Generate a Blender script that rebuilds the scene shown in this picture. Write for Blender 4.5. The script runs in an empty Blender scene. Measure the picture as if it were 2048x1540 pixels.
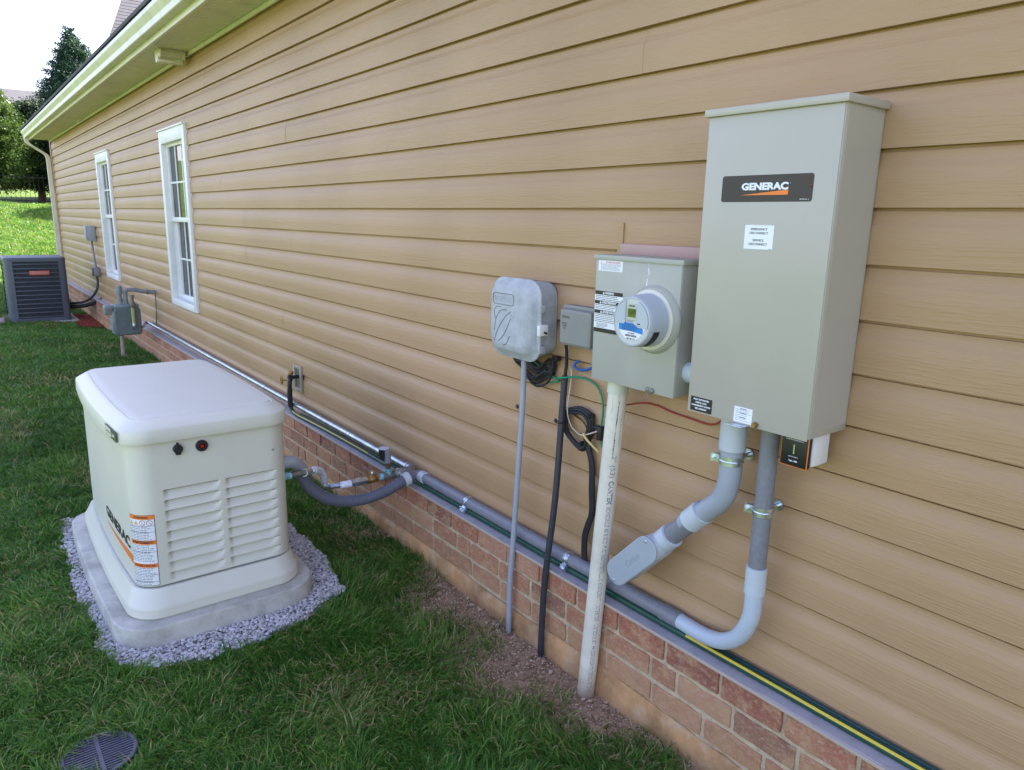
import bpy, bmesh, math, random
import numpy as np
from mathutils import Vector, Matrix
R = math.radians
random.seed(7)
rng = np.random.default_rng(11)
scene = bpy.context.scene
col = scene.collection

# ------------------------------------------------------------------ camera
yaw, pitch, roll = 0.657393, 0.223473, 0.021199
fw = Vector((math.sin(yaw)*math.cos(pitch), math.cos(yaw)*math.cos(pitch), -math.sin(pitch)))
rt = Vector((math.cos(yaw), -math.sin(yaw), 0)); up = rt.cross(fw)
c, s = math.cos(roll), math.sin(roll)
rt, up = c*rt + s*up, -s*rt + c*up
cam = bpy.data.objects.new('camera', bpy.data.cameras.new('camera'))
cam.matrix_world = Matrix(((rt.x, up.x, -fw.x, -1.711), (rt.y, up.y, -fw.y, 0), (rt.z, up.z, -fw.z, 1.70), (0, 0, 0, 1)))
cam.data.lens = 25.455; cam.data.sensor_width = 36; cam.data.clip_end = 900; cam.data.clip_start = 0.05
col.objects.link(cam); scene.camera = cam

# ------------------------------------------------------------------ sky, sun, exposure
SUN_EL, SUN_AZ = R(48), R(60)          # azimuth clockwise from +Y
w = bpy.data.worlds.new('World'); scene.world = w; w.use_nodes = True
nt = w.node_tree; nt.nodes.clear()
sky = nt.nodes.new('ShaderNodeTexSky'); sky.sky_type = 'NISHITA'; sky.sun_disc = False
sky.sun_elevation = SUN_EL; sky.sun_rotation = SUN_AZ; sky.air_density = 1.0; sky.dust_density = 1.2; sky.ozone_density = 0.6
bg = nt.nodes.new('ShaderNodeBackground'); bg.inputs[1].default_value = 0.135
wo = nt.nodes.new('ShaderNodeOutputWorld'); tint = nt.nodes.new('ShaderNodeMixRGB'); tint.blend_type = 'MULTIPLY'; tint.inputs[0].default_value = 1; tint.inputs[2].default_value = (1.13, .935, 1.0, 1)   # camera white balance for shade
nt.links.new(sky.outputs[0], tint.inputs[1]); nt.links.new(tint.outputs[0], bg.inputs[0]); nt.links.new(bg.outputs[0], wo.inputs[0])
sd = Vector((math.sin(SUN_AZ)*math.cos(SUN_EL), math.cos(SUN_AZ)*math.cos(SUN_EL), math.sin(SUN_EL)))
sun = bpy.data.objects.new('sun', bpy.data.lights.new('sun', 'SUN')); sun.data.energy = 5.0; sun.data.angle = R(.5)
sun.data.color = (1, .93, .82); sun.rotation_euler = sd.to_track_quat('Z', 'Y').to_euler(); col.objects.link(sun)
vs = scene.view_settings; vs.view_transform = 'Standard'; vs.look = 'None'; vs.gamma = 1; vs.exposure = 2.2
scene.cycles.use_denoising = True; scene.cycles.max_bounces = 8; scene.cycles.diffuse_bounces = 4
scene.cycles.sample_clamp_indirect = 6

# ------------------------------------------------------------------ helpers
def tag(o, label=None, cat=None, group=None, kind=None):
    if label: o['label'] = label
    if cat: o['category'] = cat
    if group: o['group'] = group
    if kind: o['kind'] = kind
    return o
def empty(name, loc=(0, 0, 0), label=None, cat=None, group=None):
    o = bpy.data.objects.new(name, None); o.location = loc; o.empty_display_size = .05
    col.objects.link(o); return tag(o, label, cat, group)
def attach(o, parent):
    if parent is not None:
        o.parent = parent
        off = Vector((0, 0, 0)); q = parent
        while q is not None: off += q.location; q = q.parent
        o.location = -off
class MB:
    def __init__(s): s.v = []; s.f = []; s.sm = []; s.mi = []
    def add(s, vs, fs, smooth=False, mi=0):
        n = len(s.v); s.v += [tuple(v) for v in vs]
        for f in fs: s.f.append([n+i for i in f]); s.sm.append(smooth); s.mi.append(mi)
        return s
    def box(s, x0, x1, y0, y1, z0, z1, b=0, mi=0, seg=2):
        if b:
            bm = bmesh.new(); bmesh.ops.create_cube(bm, size=1)
            for v in bm.verts: v.co = Vector((x0+(v.co.x+.5)*(x1-x0), y0+(v.co.y+.5)*(y1-y0), z0+(v.co.z+.5)*(z1-z0)))
            bmesh.ops.bevel(bm, geom=bm.edges[:], offset=b, segments=seg, profile=.5, affect='EDGES')
            bm.verts.index_update()
            s.add([v.co[:] for v in bm.verts], [[v.index for v in f.verts] for f in bm.faces], True, mi); bm.free(); return s
        vs = [(x, y, z) for x in (x0, x1) for y in (y0, y1) for z in (z0, z1)]
        return s.add(vs, [(0, 1, 3, 2), (4, 6, 7, 5), (0, 4, 5, 1), (2, 3, 7, 6), (0, 2, 6, 4), (1, 5, 7, 3)], False, mi)
    def tube(s, pts, r, seg=12, cap=True, closed=False, mi=0):
        P = [Vector(p) for p in pts]; n = len(P); rr = r if hasattr(r, '__len__') else [r]*n
        T = []
        for i in range(n):
            a = P[i-1] if (i or closed) else P[i]; b = P[(i+1) % n] if (i < n-1 or closed) else P[i]
            T.append((b-a).normalized())
        u = T[0].orthogonal().normalized(); vs = []; fs = []
        for i in range(n):
            u = (u - T[i]*u.dot(T[i])).normalized(); v_ = T[i].cross(u)
            for k in range(seg):
                a = 2*math.pi*k/seg; vs.append(P[i] + (u*math.cos(a)+v_*math.sin(a))*rr[i])
        m = n if closed else n-1
        for i in range(m):
            for k in range(seg):
                a = i*seg+k; b = i*seg+(k+1) % seg; j = ((i+1) % n)*seg
                fs.append((a, b, j+(k+1) % seg, j+k))
        s.add(vs, fs, True, mi)
        if cap and not closed:
            s.add(vs[:seg], [list(range(seg))[::-1]], False, mi); s.add(vs[-seg:], [list(range(seg))], False, mi)
        return s
    def cyl(s, p0, p1, prof, seg=24, mi=0):
        """lathe: prof = [(t along p0->p1 in metres, radius)]"""
        p0 = Vector(p0); d = (Vector(p1)-p0).normalized()
        u = d.orthogonal().normalized(); v_ = d.cross(u)
        for (ta, ra), (tb, rb) in zip(prof[:-1], prof[1:]):
            vs = [p0+d*t+(u*math.cos(2*math.pi*k/seg)+v_*math.sin(2*math.pi*k/seg))*r for t, r in ((ta, ra), (tb, rb)) for k in range(seg)]
            s.add(vs, [(k, (k+1) % seg, seg+(k+1) % seg, seg+k) for k in range(seg)], abs(ra-rb) < 2*abs(ta-tb)+1e-6, mi)
        for (t, r), rev in ((prof[0], True), (prof[-1], False)):
            if r > 1e-5:
                vs = [p0+d*t+(u*math.cos(2*math.pi*k/seg)+v_*math.sin(2*math.pi*k/seg))*r for k in range(seg)]
                l = list(range(seg)); s.add(vs, [l[::-1] if rev else l], False, mi)
        return s
    def rod(s, p0, p1, r, seg=20, mi=0):
        return s.cyl(p0, p1, [(0, r), ((Vector(p1)-Vector(p0)).length, r)], seg, mi)
    def loft(s, loops, closed=True, capa=False, capb=False, smooth=True, mi=0):
        n = len(loops[0]); vs = [v for l in loops for v in l]; fs = []
        for i in range(len(loops)-1):
            for k in range(n if closed else n-1):
                a = i*n+k; b = i*n+(k+1) % n; fs.append((a, b, b+n, a+n))
        s.add(vs, fs, smooth, mi)
        if capa: s.add(loops[0], [list(range(n))[::-1]], False, mi)
        if capb: s.add(loops[-1], [list(range(n))], False, mi)
        return s
    def build(s, name, mat, parent=None, **kw):
        me = bpy.data.meshes.new(name); me.from_pydata(s.v, [], s.f); me.validate()
        if len(me.polygons) == len(s.f):
            me.polygons.foreach_set('use_smooth', s.sm); me.polygons.foreach_set('material_index', s.mi)
        for m in (mat if isinstance(mat, (list, tuple)) else [mat]): me.materials.append(m)
        o = bpy.data.objects.new(name, me); col.objects.link(o)
        bm = bmesh.new(); bm.from_mesh(me); bmesh.ops.remove_doubles(bm, verts=bm.verts, dist=1e-5)
        bmesh.ops.recalc_face_normals(bm, faces=bm.faces)
        if any(s.sm):
            for e in bm.edges:
                if len(e.link_faces) == 2 and e.calc_face_angle(0) > R(38): e.smooth = False
        bm.to_mesh(me); bm.free(); me.update()
        attach(o, parent); tag(o, **kw); return o
def spline(pts, n=8, closed=False):
    P = [Vector(p) for p in pts]; out = []; m = len(P)
    for i in range(m if closed else m-1):
        g = (lambda k: P[k % m]) if closed else (lambda k: P[max(0, min(m-1, k))])
        a, b, c_, d = g(i-1), g(i), g(i+1), g(i+2)
        for j in range(n):
            t = j/n; out.append(.5*((2*b)+(c_-a)*t+(2*a-5*b+4*c_-d)*t*t+(3*b-a-3*c_+d)*t**3))
    if not closed: out.append(P[-1])
    return out
def arrmesh(name, V, F, mat, attr=None, smooth=False, **kw):
    me = bpy.data.meshes.new(name); V = np.asarray(V, np.float32); F = np.asarray(F, np.int32); k = F.shape[1]
    me.vertices.add(len(V)); me.vertices.foreach_set('co', V.ravel())
    me.loops.add(F.size); me.loops.foreach_set('vertex_index', F.ravel())
    me.polygons.add(len(F)); me.polygons.foreach_set('loop_start', np.arange(0, F.size, k, dtype=np.int32))
    me.polygons.foreach_set('loop_total', np.full(len(F), k, np.int32))
    me.polygons.foreach_set('use_smooth', np.full(len(F), smooth))
    me.update(calc_edges=True)
    if attr is not None:
        a = me.attributes.new('rnd', 'FLOAT', 'POINT'); a.data.foreach_set('value', np.asarray(attr, np.float32))
    me.materials.append(mat); o = bpy.data.objects.new(name, me); col.objects.link(o)
    attach(o, kw.pop('parent', None)); return tag(o, **kw)

# ------------------------------------------------------------------ materials
def mat(name, color, rough=.5, metal=0, var=.06, vscale=6, bump=0, bscale=200, spec=.5, dirt=None, stretch=(1, 1, 1), coat=0):
    m = bpy.data.materials.new(name); m.use_nodes = True; n = m.node_tree.nodes; l = m.node_tree.links
    b = n['Principled BSDF']; b.inputs['Roughness'].default_value = rough; b.inputs['Metallic'].default_value = metal
    b.inputs['Specular IOR Level'].default_value = spec; b.inputs['Coat Weight'].default_value = coat
    g = n.new('ShaderNodeNewGeometry'); mp = n.new('ShaderNodeMapping'); mp.inputs['Scale'].default_value = stretch
    l.new(g.outputs['Position'], mp.inputs[0])
    no = n.new('ShaderNodeTexNoise'); no.inputs['Scale'].default_value = vscale; no.inputs['Detail'].default_value = 6; no.inputs['Roughness'].default_value = .65
    l.new(mp.outputs[0], no.inputs[0])
    r = n.new('ShaderNodeValToRGB'); c0 = [max(0, x*(1-var*2.2)) for x in color]; c1 = [min(1, x*(1+var*1.6)) for x in color]
    r.color_ramp.elements[0].position = .3; r.color_ramp.elements[0].color = (*c0, 1)
    r.color_ramp.elements[1].position = .7; r.color_ramp.elements[1].color = (*c1, 1)
    l.new(no.outputs[0], r.inputs[0]); out = r.outputs[0]
    if dirt:   # (colour, amount, scale)
        dn = n.new('ShaderNodeTexNoise'); dn.inputs['Scale'].default_value = dirt[2]; dn.inputs['Detail'].default_value = 9; dn.inputs['Roughness'].default_value = .7
        l.new(g.outputs['Position'], dn.inputs[0])
        dr = n.new('ShaderNodeValToRGB'); dr.color_ramp.elements[0].position = .5; dr.color_ramp.elements[1].position = .72
        dr.color_ramp.elements[1].color = (dirt[1],)*3+(1,)
        l.new(dn.outputs[0], dr.inputs[0]); mx = n.new('ShaderNodeMixRGB'); mx.inputs[2].default_value = (*dirt[0], 1)
        l.new(dr.outputs[0], mx.inputs[0]); l.new(out, mx.inputs[1]); out = mx.outputs[0]
    l.new(out, b.inputs['Base Color'])
    rr = n.new('ShaderNodeMapRange'); rr.inputs[3].default_value = rough-.05; rr.inputs[4].default_value = rough+.07
    l.new(no.outputs[0], rr.inputs[0]); l.new(rr.outputs[0], b.inputs['Roughness'])
    if bump:
        bn = n.new('ShaderNodeTexNoise'); bn.inputs['Scale'].default_value = bscale; bn.inputs['Detail'].default_value = 4
        l.new(mp.outputs[0], bn.inputs[0]); bu = n.new('ShaderNodeBump'); bu.inputs['Strength'].default_value = bump; bu.inputs['Distance'].default_value = .004
        l.new(bn.outputs[0], bu.inputs['Height']); l.new(bu.outputs[0], b.inputs['Normal'])
    return m
def plain(name, color, rough=.5, **k): return mat(name, color, rough, var=k.pop('var', .02), **k)
M = {}
M['beige'] = mat('cream_powder_coat', (.67, .66, .55), .42, var=.012, bump=.03, bscale=900)
M['concrete'] = mat('pad_concrete', (.50, .49, .43), .85, var=.12, vscale=9, bump=.4, bscale=140, dirt=((.20, .17, .13), .7, 4))
M['steel_grey'] = mat('grey_enclosure_paint', (.45, .42, .35), .30, var=.02, vscale=3)
M['meter_grey'] = mat('meter_enclosure_paint', (.40, .40, .34), .45, var=.03, vscale=4, dirt=((.5, .5, .48), .25, 14))
M['nid'] = mat('weathered_grey_plastic', (.42, .44, .46), .6, var=.10, vscale=16, dirt=((.55, .56, .56), .6, 40), bump=.15, bscale=300)
M['netbox'] = mat('taupe_grey_plastic', (.26, .26, .24), .55, var=.04)
M['pvc_dark'] = mat('grey_pvc_dark', (.20, .205, .225), .42, var=.035, vscale=20, stretch=(1, 1, .5), dirt=((.40, .41, .43), .25, 70))
M['pvc_mid'] = mat('grey_pvc', (.33, .36, .40), .42, var=.04, vscale=8)
M['pvc_light'] = mat('light_grey_pvc', (.50, .55, .58), .4, var=.03)
M['flex'] = mat('flexible_conduit_grey', (.11, .12, .16), .5, var=.04)
M['white_pipe'] = mat('off_white_pvc', (.72, .68, .56), .45, var=.04, vscale=7, dirt=((.5, .47, .40), .5, 12))
M['black'] = plain('black_plastic', (.015, .015, .017), .5)
M['black_cable'] = plain('black_cable', (.014, .014, .016), .55, bump=.2, bscale=300)
M['riser_black'] = mat('dark_conduit', (.03, .034, .042), .5, var=.1, vscale=40)
M['zinc'] = mat('zinc_steel', (.64, .71, .78), .33, 1, var=.15, vscale=40)
M['galv'] = mat('galvanised_pipe', (.50, .55, .60), .33, .9, var=.2, vscale=30, dirt=((.2, .2, .2), .6, 60))
M['brass'] = mat('aged_brass', (.42, .25, .09), .42, .8, var=.2, vscale=60)
M['rust'] = mat('rusty_pipe', (.14, .07, .04), .8, .2, var=.3, vscale=60)
M['iron'] = mat('iron_fitting', (.25, .25, .22), .5, .7, var=.2, vscale=50)
M['teal'] = mat('pipe_dope', (.22, .45, .48), .6, var=.3, vscale=90)
M['white'] = plain('white_vinyl', (.78, .78, .76), .4, var=.03)
M['trimw'] = mat('white_aluminium_trim', (.70, .67, .55), .4, var=.05, vscale=3, stretch=(1, .3, 1), dirt=((.35, .33, .25), .5, 5))
M['label_white'] = plain('label_white', (.82, .84, .86), .45)
M['label_black'] = plain('label_black', (.015, .014, .014), .4)
M['label_brown'] = mat('dark_brown_label', (.030, .022, .020), .35, var=.1, vscale=3)
M['orange'] = plain('orange_print', (.85, .22, .03), .5)
M['ink'] = plain('black_ink', (.02, .02, .02), .6)
M['ink_grey'] = plain('grey_ink', (.22, .23, .25), .6)
M['letter_white'] = plain('white_print', (.8, .82, .85), .5)
M['green'] = plain('green_plastic', (.0, .25, .13), .45)
M['green_dark'] = plain('dark_green_print', (.06, .10, .04), .5)
M['blue'] = plain('blue_jacket', (.01, .10, .42), .45)
M['blue_label'] = plain('blue_sticker', (.02, .22, .62), .5)
M['red'] = plain('red_wire', (.35, .03, .015), .5)
M['red_btn'] = plain('red_knob', (.5, .01, .01), .3)
M['cream_wire'] = plain('cream_wire', (.55, .47, .38), .5)
M['yellow'] = plain('yellow_tie', (.65, .5, .18), .5)
M['lcd'] = mat('lcd_glass', (.10, .15, .025), .2, var=.12, vscale=60)
M['lcdi'] = plain('lcd_segments', (.03, .045, .01), .3)
M['pink'] = mat('mauve_block', (.46, .30, .25), .5, var=.04)
M['ledge'] = mat('mauve_ledge_cap', (.42, .385, .40), .4, var=.04, vscale=5, dirt=((.25, .22, .2), .7, 18))
M['ac'] = mat('charcoal_blue_paint', (.085, .10, .125), .4, var=.05)
M['ac_dark'] = plain('dark_coil', (.012, .013, .018), .6, var=.4, vscale=60)
M['ac_red'] = plain('faded_red_badge', (.50, .13, .10), .5)
M['gm'] = mat('gas_meter_paint', (.12, .15, .145), .5, var=.1, vscale=20)
M['gm_light'] = mat('gas_fitting_paint', (.20, .24, .26), .45, var=.12, vscale=30)
M['paver'] = mat('pinkish_paver', (.36, .28, .25), .85, var=.15, vscale=20)
M['roof'] = mat('grey_shingle', (.07, .07, .075), .85, var=.2, vscale=5, bump=.3, bscale=40)
M['curtain'] = plain('white_curtain', (.6, .62, .66), .8)
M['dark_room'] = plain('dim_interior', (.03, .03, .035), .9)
M['bark'] = mat('bark', (.09, .06, .04), .9, var=.3, vscale=12, stretch=(1, 1, .2))
M['fence'] = plain('black_fence_paint', (.01, .011, .012), .4)
M['drain'] = mat('purple_grey_plastic', (.085, .085, .12), .5, var=.12, vscale=30)
M['tag'] = mat('white_foil_tag', (.72, .76, .86), .35, var=.12, vscale=90)

def ground_stain(m, z0, z1, c_, amt=.9):
    n = m.node_tree.nodes; l = m.node_tree.links; b = n['Principled BSDF']; src = b.inputs['Base Color'].links[0].from_socket
    g = n.new('ShaderNodeNewGeometry'); sp_ = n.new('ShaderNodeSeparateXYZ'); l.new(g.outputs['Position'], sp_.inputs[0])
    no = n.new('ShaderNodeTexNoise'); no.inputs['Scale'].default_value = 30; no.inputs['Detail'].default_value = 8; l.new(g.outputs['Position'], no.inputs[0])
    ma = n.new('ShaderNodeMath'); ma.operation = 'MULTIPLY_ADD'; ma.inputs[1].default_value = -.09; l.new(no.outputs[0], ma.inputs[0]); l.new(sp_.outputs[2], ma.inputs[2])
    r = n.new('ShaderNodeMapRange'); r.inputs[1].default_value = z0-.045; r.inputs[2].default_value = z1-.045; r.inputs[3].default_value = amt; r.inputs[4].default_value = 0; l.new(ma.outputs[0], r.inputs[0])
    mx = n.new('ShaderNodeMixRGB'); mx.inputs[2].default_value = (*c_, 1); l.new(r.outputs[0], mx.inputs[0]); l.new(src, mx.inputs[1]); l.new(mx.outputs[0], b.inputs['Base Color'])
ground_stain(M['white_pipe'], .08, .21, (.34, .25, .15))
def wood_siding():
    m = bpy.data.materials.new('tan_vinyl_siding'); m.use_nodes = True; n = m.node_tree.nodes; l = m.node_tree.links; b = n['Principled BSDF']
    b.inputs['Roughness'].default_value = .48
    g = n.new('ShaderNodeNewGeometry')
    no = n.new('ShaderNodeTexNoise'); no.inputs['Scale'].default_value = 1.3; no.inputs['Detail'].default_value = 5; l.new(g.outputs['Position'], no.inputs[0])
    r = n.new('ShaderNodeValToRGB'); r.color_ramp.elements[0].position = .3; r.color_ramp.elements[0].color = (.385, .240, .118, 1)
    r.color_ramp.elements[1].position = .7; r.color_ramp.elements[1].color = (.450, .283, .147, 1); l.new(no.outputs[0], r.inputs[0]); l.new(r.outputs[0], b.inputs['Base Color'])
    mp = n.new('ShaderNodeMapping'); mp.inputs['Scale'].default_value = (1, .055, 1); l.new(g.outputs['Position'], mp.inputs[0])
    nd = n.new('ShaderNodeTexNoise'); nd.inputs['Scale'].default_value = 3; l.new(g.outputs['Position'], nd.inputs[0])
    ad = n.new('ShaderNodeMixRGB'); ad.blend_type = 'ADD'; ad.inputs[0].default_value = .012; l.new(mp.outputs[0], ad.inputs[1]); l.new(nd.outputs['Color'], ad.inputs[2])
    gr = n.new('ShaderNodeTexNoise'); gr.inputs['Scale'].default_value = 170; gr.inputs['Detail'].default_value = 3; gr.inputs['Roughness'].default_value = .5; l.new(ad.outputs[0], gr.inputs[0])
    rp = n.new('ShaderNodeValToRGB'); rp.color_ramp.elements[0].position = .46; rp.color_ramp.elements[1].position = .62; l.new(gr.outputs[0], rp.inputs[0])
    bu = n.new('ShaderNodeBump'); bu.inputs['Strength'].default_value = .42; bu.inputs['Distance'].default_value = .0010
    l.new(rp.outputs[0], bu.inputs['Height']); l.new(bu.outputs[0], b.inputs['Normal']); return m
M['siding'] = wood_siding()
def attr_mat(name, stops, rough=.85, trans=0, nscale=0, namt=.3, bump=0, spec=.3):
    m = bpy.data.materials.new(name); m.use_nodes = True; n = m.node_tree.nodes; l = m.node_tree.links; b = n['Principled BSDF']
    b.inputs['Roughness'].default_value = rough; b.inputs['Specular IOR Level'].default_value = spec
    a = n.new('ShaderNodeAttribute'); a.attribute_name = 'rnd'; fac = a.outputs['Fac']
    if nscale:
        g = n.new('ShaderNodeNewGeometry'); no = n.new('ShaderNodeTexNoise'); no.inputs['Scale'].default_value = nscale; no.inputs['Detail'].default_value = 8; no.inputs['Roughness'].default_value = .7
        l.new(g.outputs['Position'], no.inputs[0]); mm = n.new('ShaderNodeMath'); mm.operation = 'MULTIPLY_ADD'; mm.inputs[1].default_value = namt; l.new(no.outputs[0], mm.inputs[0])
        m2 = n.new('ShaderNodeMath'); m2.operation = 'SUBTRACT'; m2.inputs[1].default_value = namt*.5; l.new(fac, m2.inputs[0]); l.new(m2.outputs[0], mm.inputs[2]); fac = mm.outputs[0]
    r = n.new('ShaderNodeValToRGB'); el = r.color_ramp.elements
    el[0].position = stops[0][0]; el[0].color = (*stops[0][1], 1); el[1].position = stops[-1][0]; el[1].color = (*stops[-1][1], 1)
    for p, cc in stops[1:-1]: e = el.new(p); e.color = (*cc, 1)
    l.new(fac, r.inputs[0]); l.new(r.outputs[0], b.inputs['Base Color'])
    if bump:
        bu = n.new('ShaderNodeBump'); bu.inputs['Strength'].default_value = bump; bu.inputs['Distance'].default_value = .006; l.new(no.outputs[0], bu.inputs['Height']); l.new(bu.outputs[0], b.inputs['Normal'])
    if trans:
        t = n.new('ShaderNodeBsdfTranslucent'); l.new(r.outputs[0], t.inputs[0]); mx = n.new('ShaderNodeMixShader'); mx.inputs[0].default_value = trans
        l.new(b.outputs[0], mx.inputs[1]); l.new(t.outputs[0], mx.inputs[2]); l.new(mx.outputs[0], n['Material Output'].inputs[0])
    return m
M['grass'] = attr_mat('grass_blades', [(0, (.025, .09, .012)), (.35, (.066, .185, .022)), (.65, (.13, .29, .038)), (.86, (.26, .39, .08)), (.92, (.34, .30, .10)), (1, (.55, .43, .22))], .5, .35, spec=.3)
def brick_mat():
    m = attr_mat('red_brick', [(0, (.15, .08, .065)), (.25, (.28, .10, .065)), (.55, (.36, .135, .08)), (.8, (.42, .20, .12)), (1, (.46, .27, .17))], .92, 0, 30, .35, .6); n = m.node_tree.nodes; l = m.node_tree.links; b = n['Principled BSDF']
    src = b.inputs['Base Color'].links[0].from_socket; g = n.new('ShaderNodeNewGeometry')
    for sc_, rough_, lo, hi, c_, amt in ((16, .85, .47, .62, (.50, .31, .16), .8), (75, .8, .52, .64, (.56, .45, .34), .65), (34, .8, .58, .68, (.09, .05, .045), .7)):
        no = n.new('ShaderNodeTexNoise'); no.inputs['Scale'].default_value = sc_; no.inputs['Detail'].default_value = 9; no.inputs['Roughness'].default_value = rough_
        mp = n.new('ShaderNodeMapping'); mp.inputs['Location'].default_value = (sc_, 3, 1); mp.inputs['Scale'].default_value = (1, .8, 1.2); l.new(g.outputs['Position'], mp.inputs[0]); l.new(mp.outputs[0], no.inputs[0])
        r = n.new('ShaderNodeValToRGB'); r.color_ramp.elements[0].position = lo; r.color_ramp.elements[1].position = hi; r.color_ramp.elements[1].color = (amt, amt, amt, 1); l.new(no.outputs[0], r.inputs[0])
        mx = n.new('ShaderNodeMixRGB'); mx.inputs[2].default_value = (*c_, 1); l.new(r.outputs[0], mx.inputs[0]); l.new(src, mx.inputs[1]); src = mx.outputs[0]
    l.new(src, b.inputs['Base Color']); return m
M['brick'] = brick_mat(); ground_stain(M['brick'], .17, .40, (.46, .29, .15), .6)
M['pebble'] = attr_mat('crushed_stone', [(0, (.27, .26, .27)), (.5, (.52, .50, .50)), (.85, (.70, .68, .68)), (1, (.64, .54, .46))], .85)
M['mulch'] = attr_mat('red_mulch', [(0, (.10, .02, .012)), (1, (.36, .075, .04))], .95)
M['mortar'] = mat('tan_mortar', (.52, .42, .27), .95, var=.12, vscale=40, bump=.5, bscale=120)
M['footing'] = mat('clay_stained_footing', (.46, .26, .11), .95, var=.2, vscale=7, bump=.9, bscale=45, dirt=((.50, .40, .27), .8, 9))
def leafmat(name, a, b_, c_): return attr_mat(name, [(0, a), (.5, b_), (1, c_)], .6, .3, spec=.3)
M['leaf_blue'] = leafmat('blue_green_foliage', (.012, .035, .02), (.035, .085, .045), (.08, .15, .07))
M['leaf_bright'] = leafmat('bright_foliage', (.03, .07, .012), (.08, .15, .025), (.17, .24, .05))
M['leaf_dark'] = leafmat('dark_foliage', (.008, .022, .012), (.02, .05, .02), (.05, .10, .03))
M['mbrick'] = mat('far_brick', (.30, .10, .07), .9, var=.15, vscale=8)

def ground_mat():
    m = bpy.data.materials.new('soil_and_turf'); m.use_nodes = True; n = m.node_tree.nodes; l = m.node_tree.links; b = n['Principled BSDF']; b.inputs['Roughness'].default_value = .95; b.inputs['Specular IOR Level'].default_value = .1
    g = n.new('ShaderNodeNewGeometry'); a = n.new('ShaderNodeAttribute'); a.attribute_name = 'rnd'
    no = n.new('ShaderNodeTexNoise'); no.inputs['Scale'].default_value = 25; no.inputs['Detail'].default_value = 8; l.new(g.outputs['Position'], no.inputs[0])
    so = n.new('ShaderNodeValToRGB'); so.color_ramp.elements[0].position = .3; so.color_ramp.elements[0].color = (.18, .11, .065, 1); so.color_ramp.elements[1].position = .75; so.color_ramp.elements[1].color = (.48, .33, .21, 1)
    l.new(no.outputs[0], so.inputs[0])
    n2 = n.new('ShaderNodeTexNoise'); n2.inputs['Scale'].default_value = 1.2; n2.inputs['Detail'].default_value = 10; n2.inputs['Roughness'].default_value = .75; l.new(g.outputs['Position'], n2.inputs[0])
    gr = n.new('ShaderNodeValToRGB'); gr.color_ramp.elements[0].position = .3; gr.color_ramp.elements[0].color = (.045, .095, .010, 1); gr.color_ramp.elements[1].position = .7; gr.color_ramp.elements[1].color = (.13, .18, .045, 1)
    l.new(n2.outputs[0], gr.inputs[0]); mx = n.new('ShaderNodeMixRGB'); l.new(a.outputs['Fac'], mx.inputs[0]); l.new(gr.outputs[0], mx.inputs[1]); l.new(so.outputs[0], mx.inputs[2]); l.new(mx.outputs[0], b.inputs['Base Color'])
    bu = n.new('ShaderNodeBump'); bu.inputs['Strength'].default_value = .8; bu.inputs['Distance'].default_value = .012; l.new(no.outputs[0], bu.inputs['Height']); l.new(bu.outputs[0], b.inputs['Normal']); return m
M['ground'] = ground_mat()
def glass_mat():
    m = bpy.data.materials.new('window_glass'); m.use_nodes = True; n = m.node_tree.nodes; l = m.node_tree.links; n.remove(n['Principled BSDF'])
    t = n.new('ShaderNodeBsdfTransparent'); t.inputs[0].default_value = (.75, .8, .8, 1); g = n.new('ShaderNodeBsdfGlossy'); g.inputs['Roughness'].default_value = .02; f = n.new('ShaderNodeFresnel'); f.inputs[0].default_value = 2.1
    x = n.new('ShaderNodeMixShader'); l.new(f.outputs[0], x.inputs[0]); l.new(t.outputs[0], x.inputs[1]); l.new(g.outputs[0], x.inputs[2]); l.new(x.outputs[0], n['Material Output'].inputs[0]); return m
M['glass'] = glass_mat()

# ------------------------------------------------------------------ lettering
WALLX = Matrix(((0, 0, -1), (-1, 0, 0), (0, 1, 0)))          # reads along -Y, faces -X
FRONTY = Matrix(((1, 0, 0), (0, 0, -1), (0, 1, 0)))          # reads along +X, faces -Y
def text(name, body, loc, size, rot, m, parent, width=None, bold=0, align='CENTER', shear=0, depth=.0003, warp=None, space=1.0, line=1.0):
    cu = bpy.data.curves.new(name, 'FONT'); cu.body = body; cu.size = size; cu.offset = bold; cu.align_x = align; cu.align_y = 'CENTER'; cu.shear = shear
    cu.space_character = space; cu.space_line = line; cu.resolution_u = 3; cu.extrude = depth if not warp else 0
    t = bpy.data.objects.new('tmp', cu); col.objects.link(t); bpy.context.view_layer.update()
    me = bpy.data.meshes.new_from_object(t.evaluated_get(bpy.context.evaluated_depsgraph_get())); bpy.data.objects.remove(t)
    xs = [v.co.x for v in me.vertices]
    k = width/(max(xs)-min(xs)) if width and xs else 1
    for v in me.vertices:
        p = Vector((v.co.x*k, v.co.y, v.co.z))
        v.co = Vector(warp(p.x, p.y)) if warp else (rot @ p) + Vector(loc)
    me.name = name; me.materials.append(m); o = bpy.data.objects.new(name, me); col.objects.link(o); attach(o, parent); return o
def fine_print(mb, x, y0, y1, z0, z1, rows, gaps=.12, h=.32):
    """rows of tiny broken dashes on a sheet facing -X (y0 > y1)"""
    dz = (z1-z0)/rows
    for i in range(rows):
        z = z1-dz*(i+.5); a = y0; end = y1+(y0-y1)*random.uniform(0, .3)
        while a > end+.001:
            L = min(random.uniform(.008, .028), a-end); mb.box(x-.0002, x, a-L, a, z-dz*h/2, z+dz*h/2); a -= L+.0014
    return mb
def decal(name, x, y0, y1, z0, z1, m, parent, r=.002, t=.0006):
    return MB().box(x-t, x, y1, y0, z0, z1).build(name, m, parent)

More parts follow.
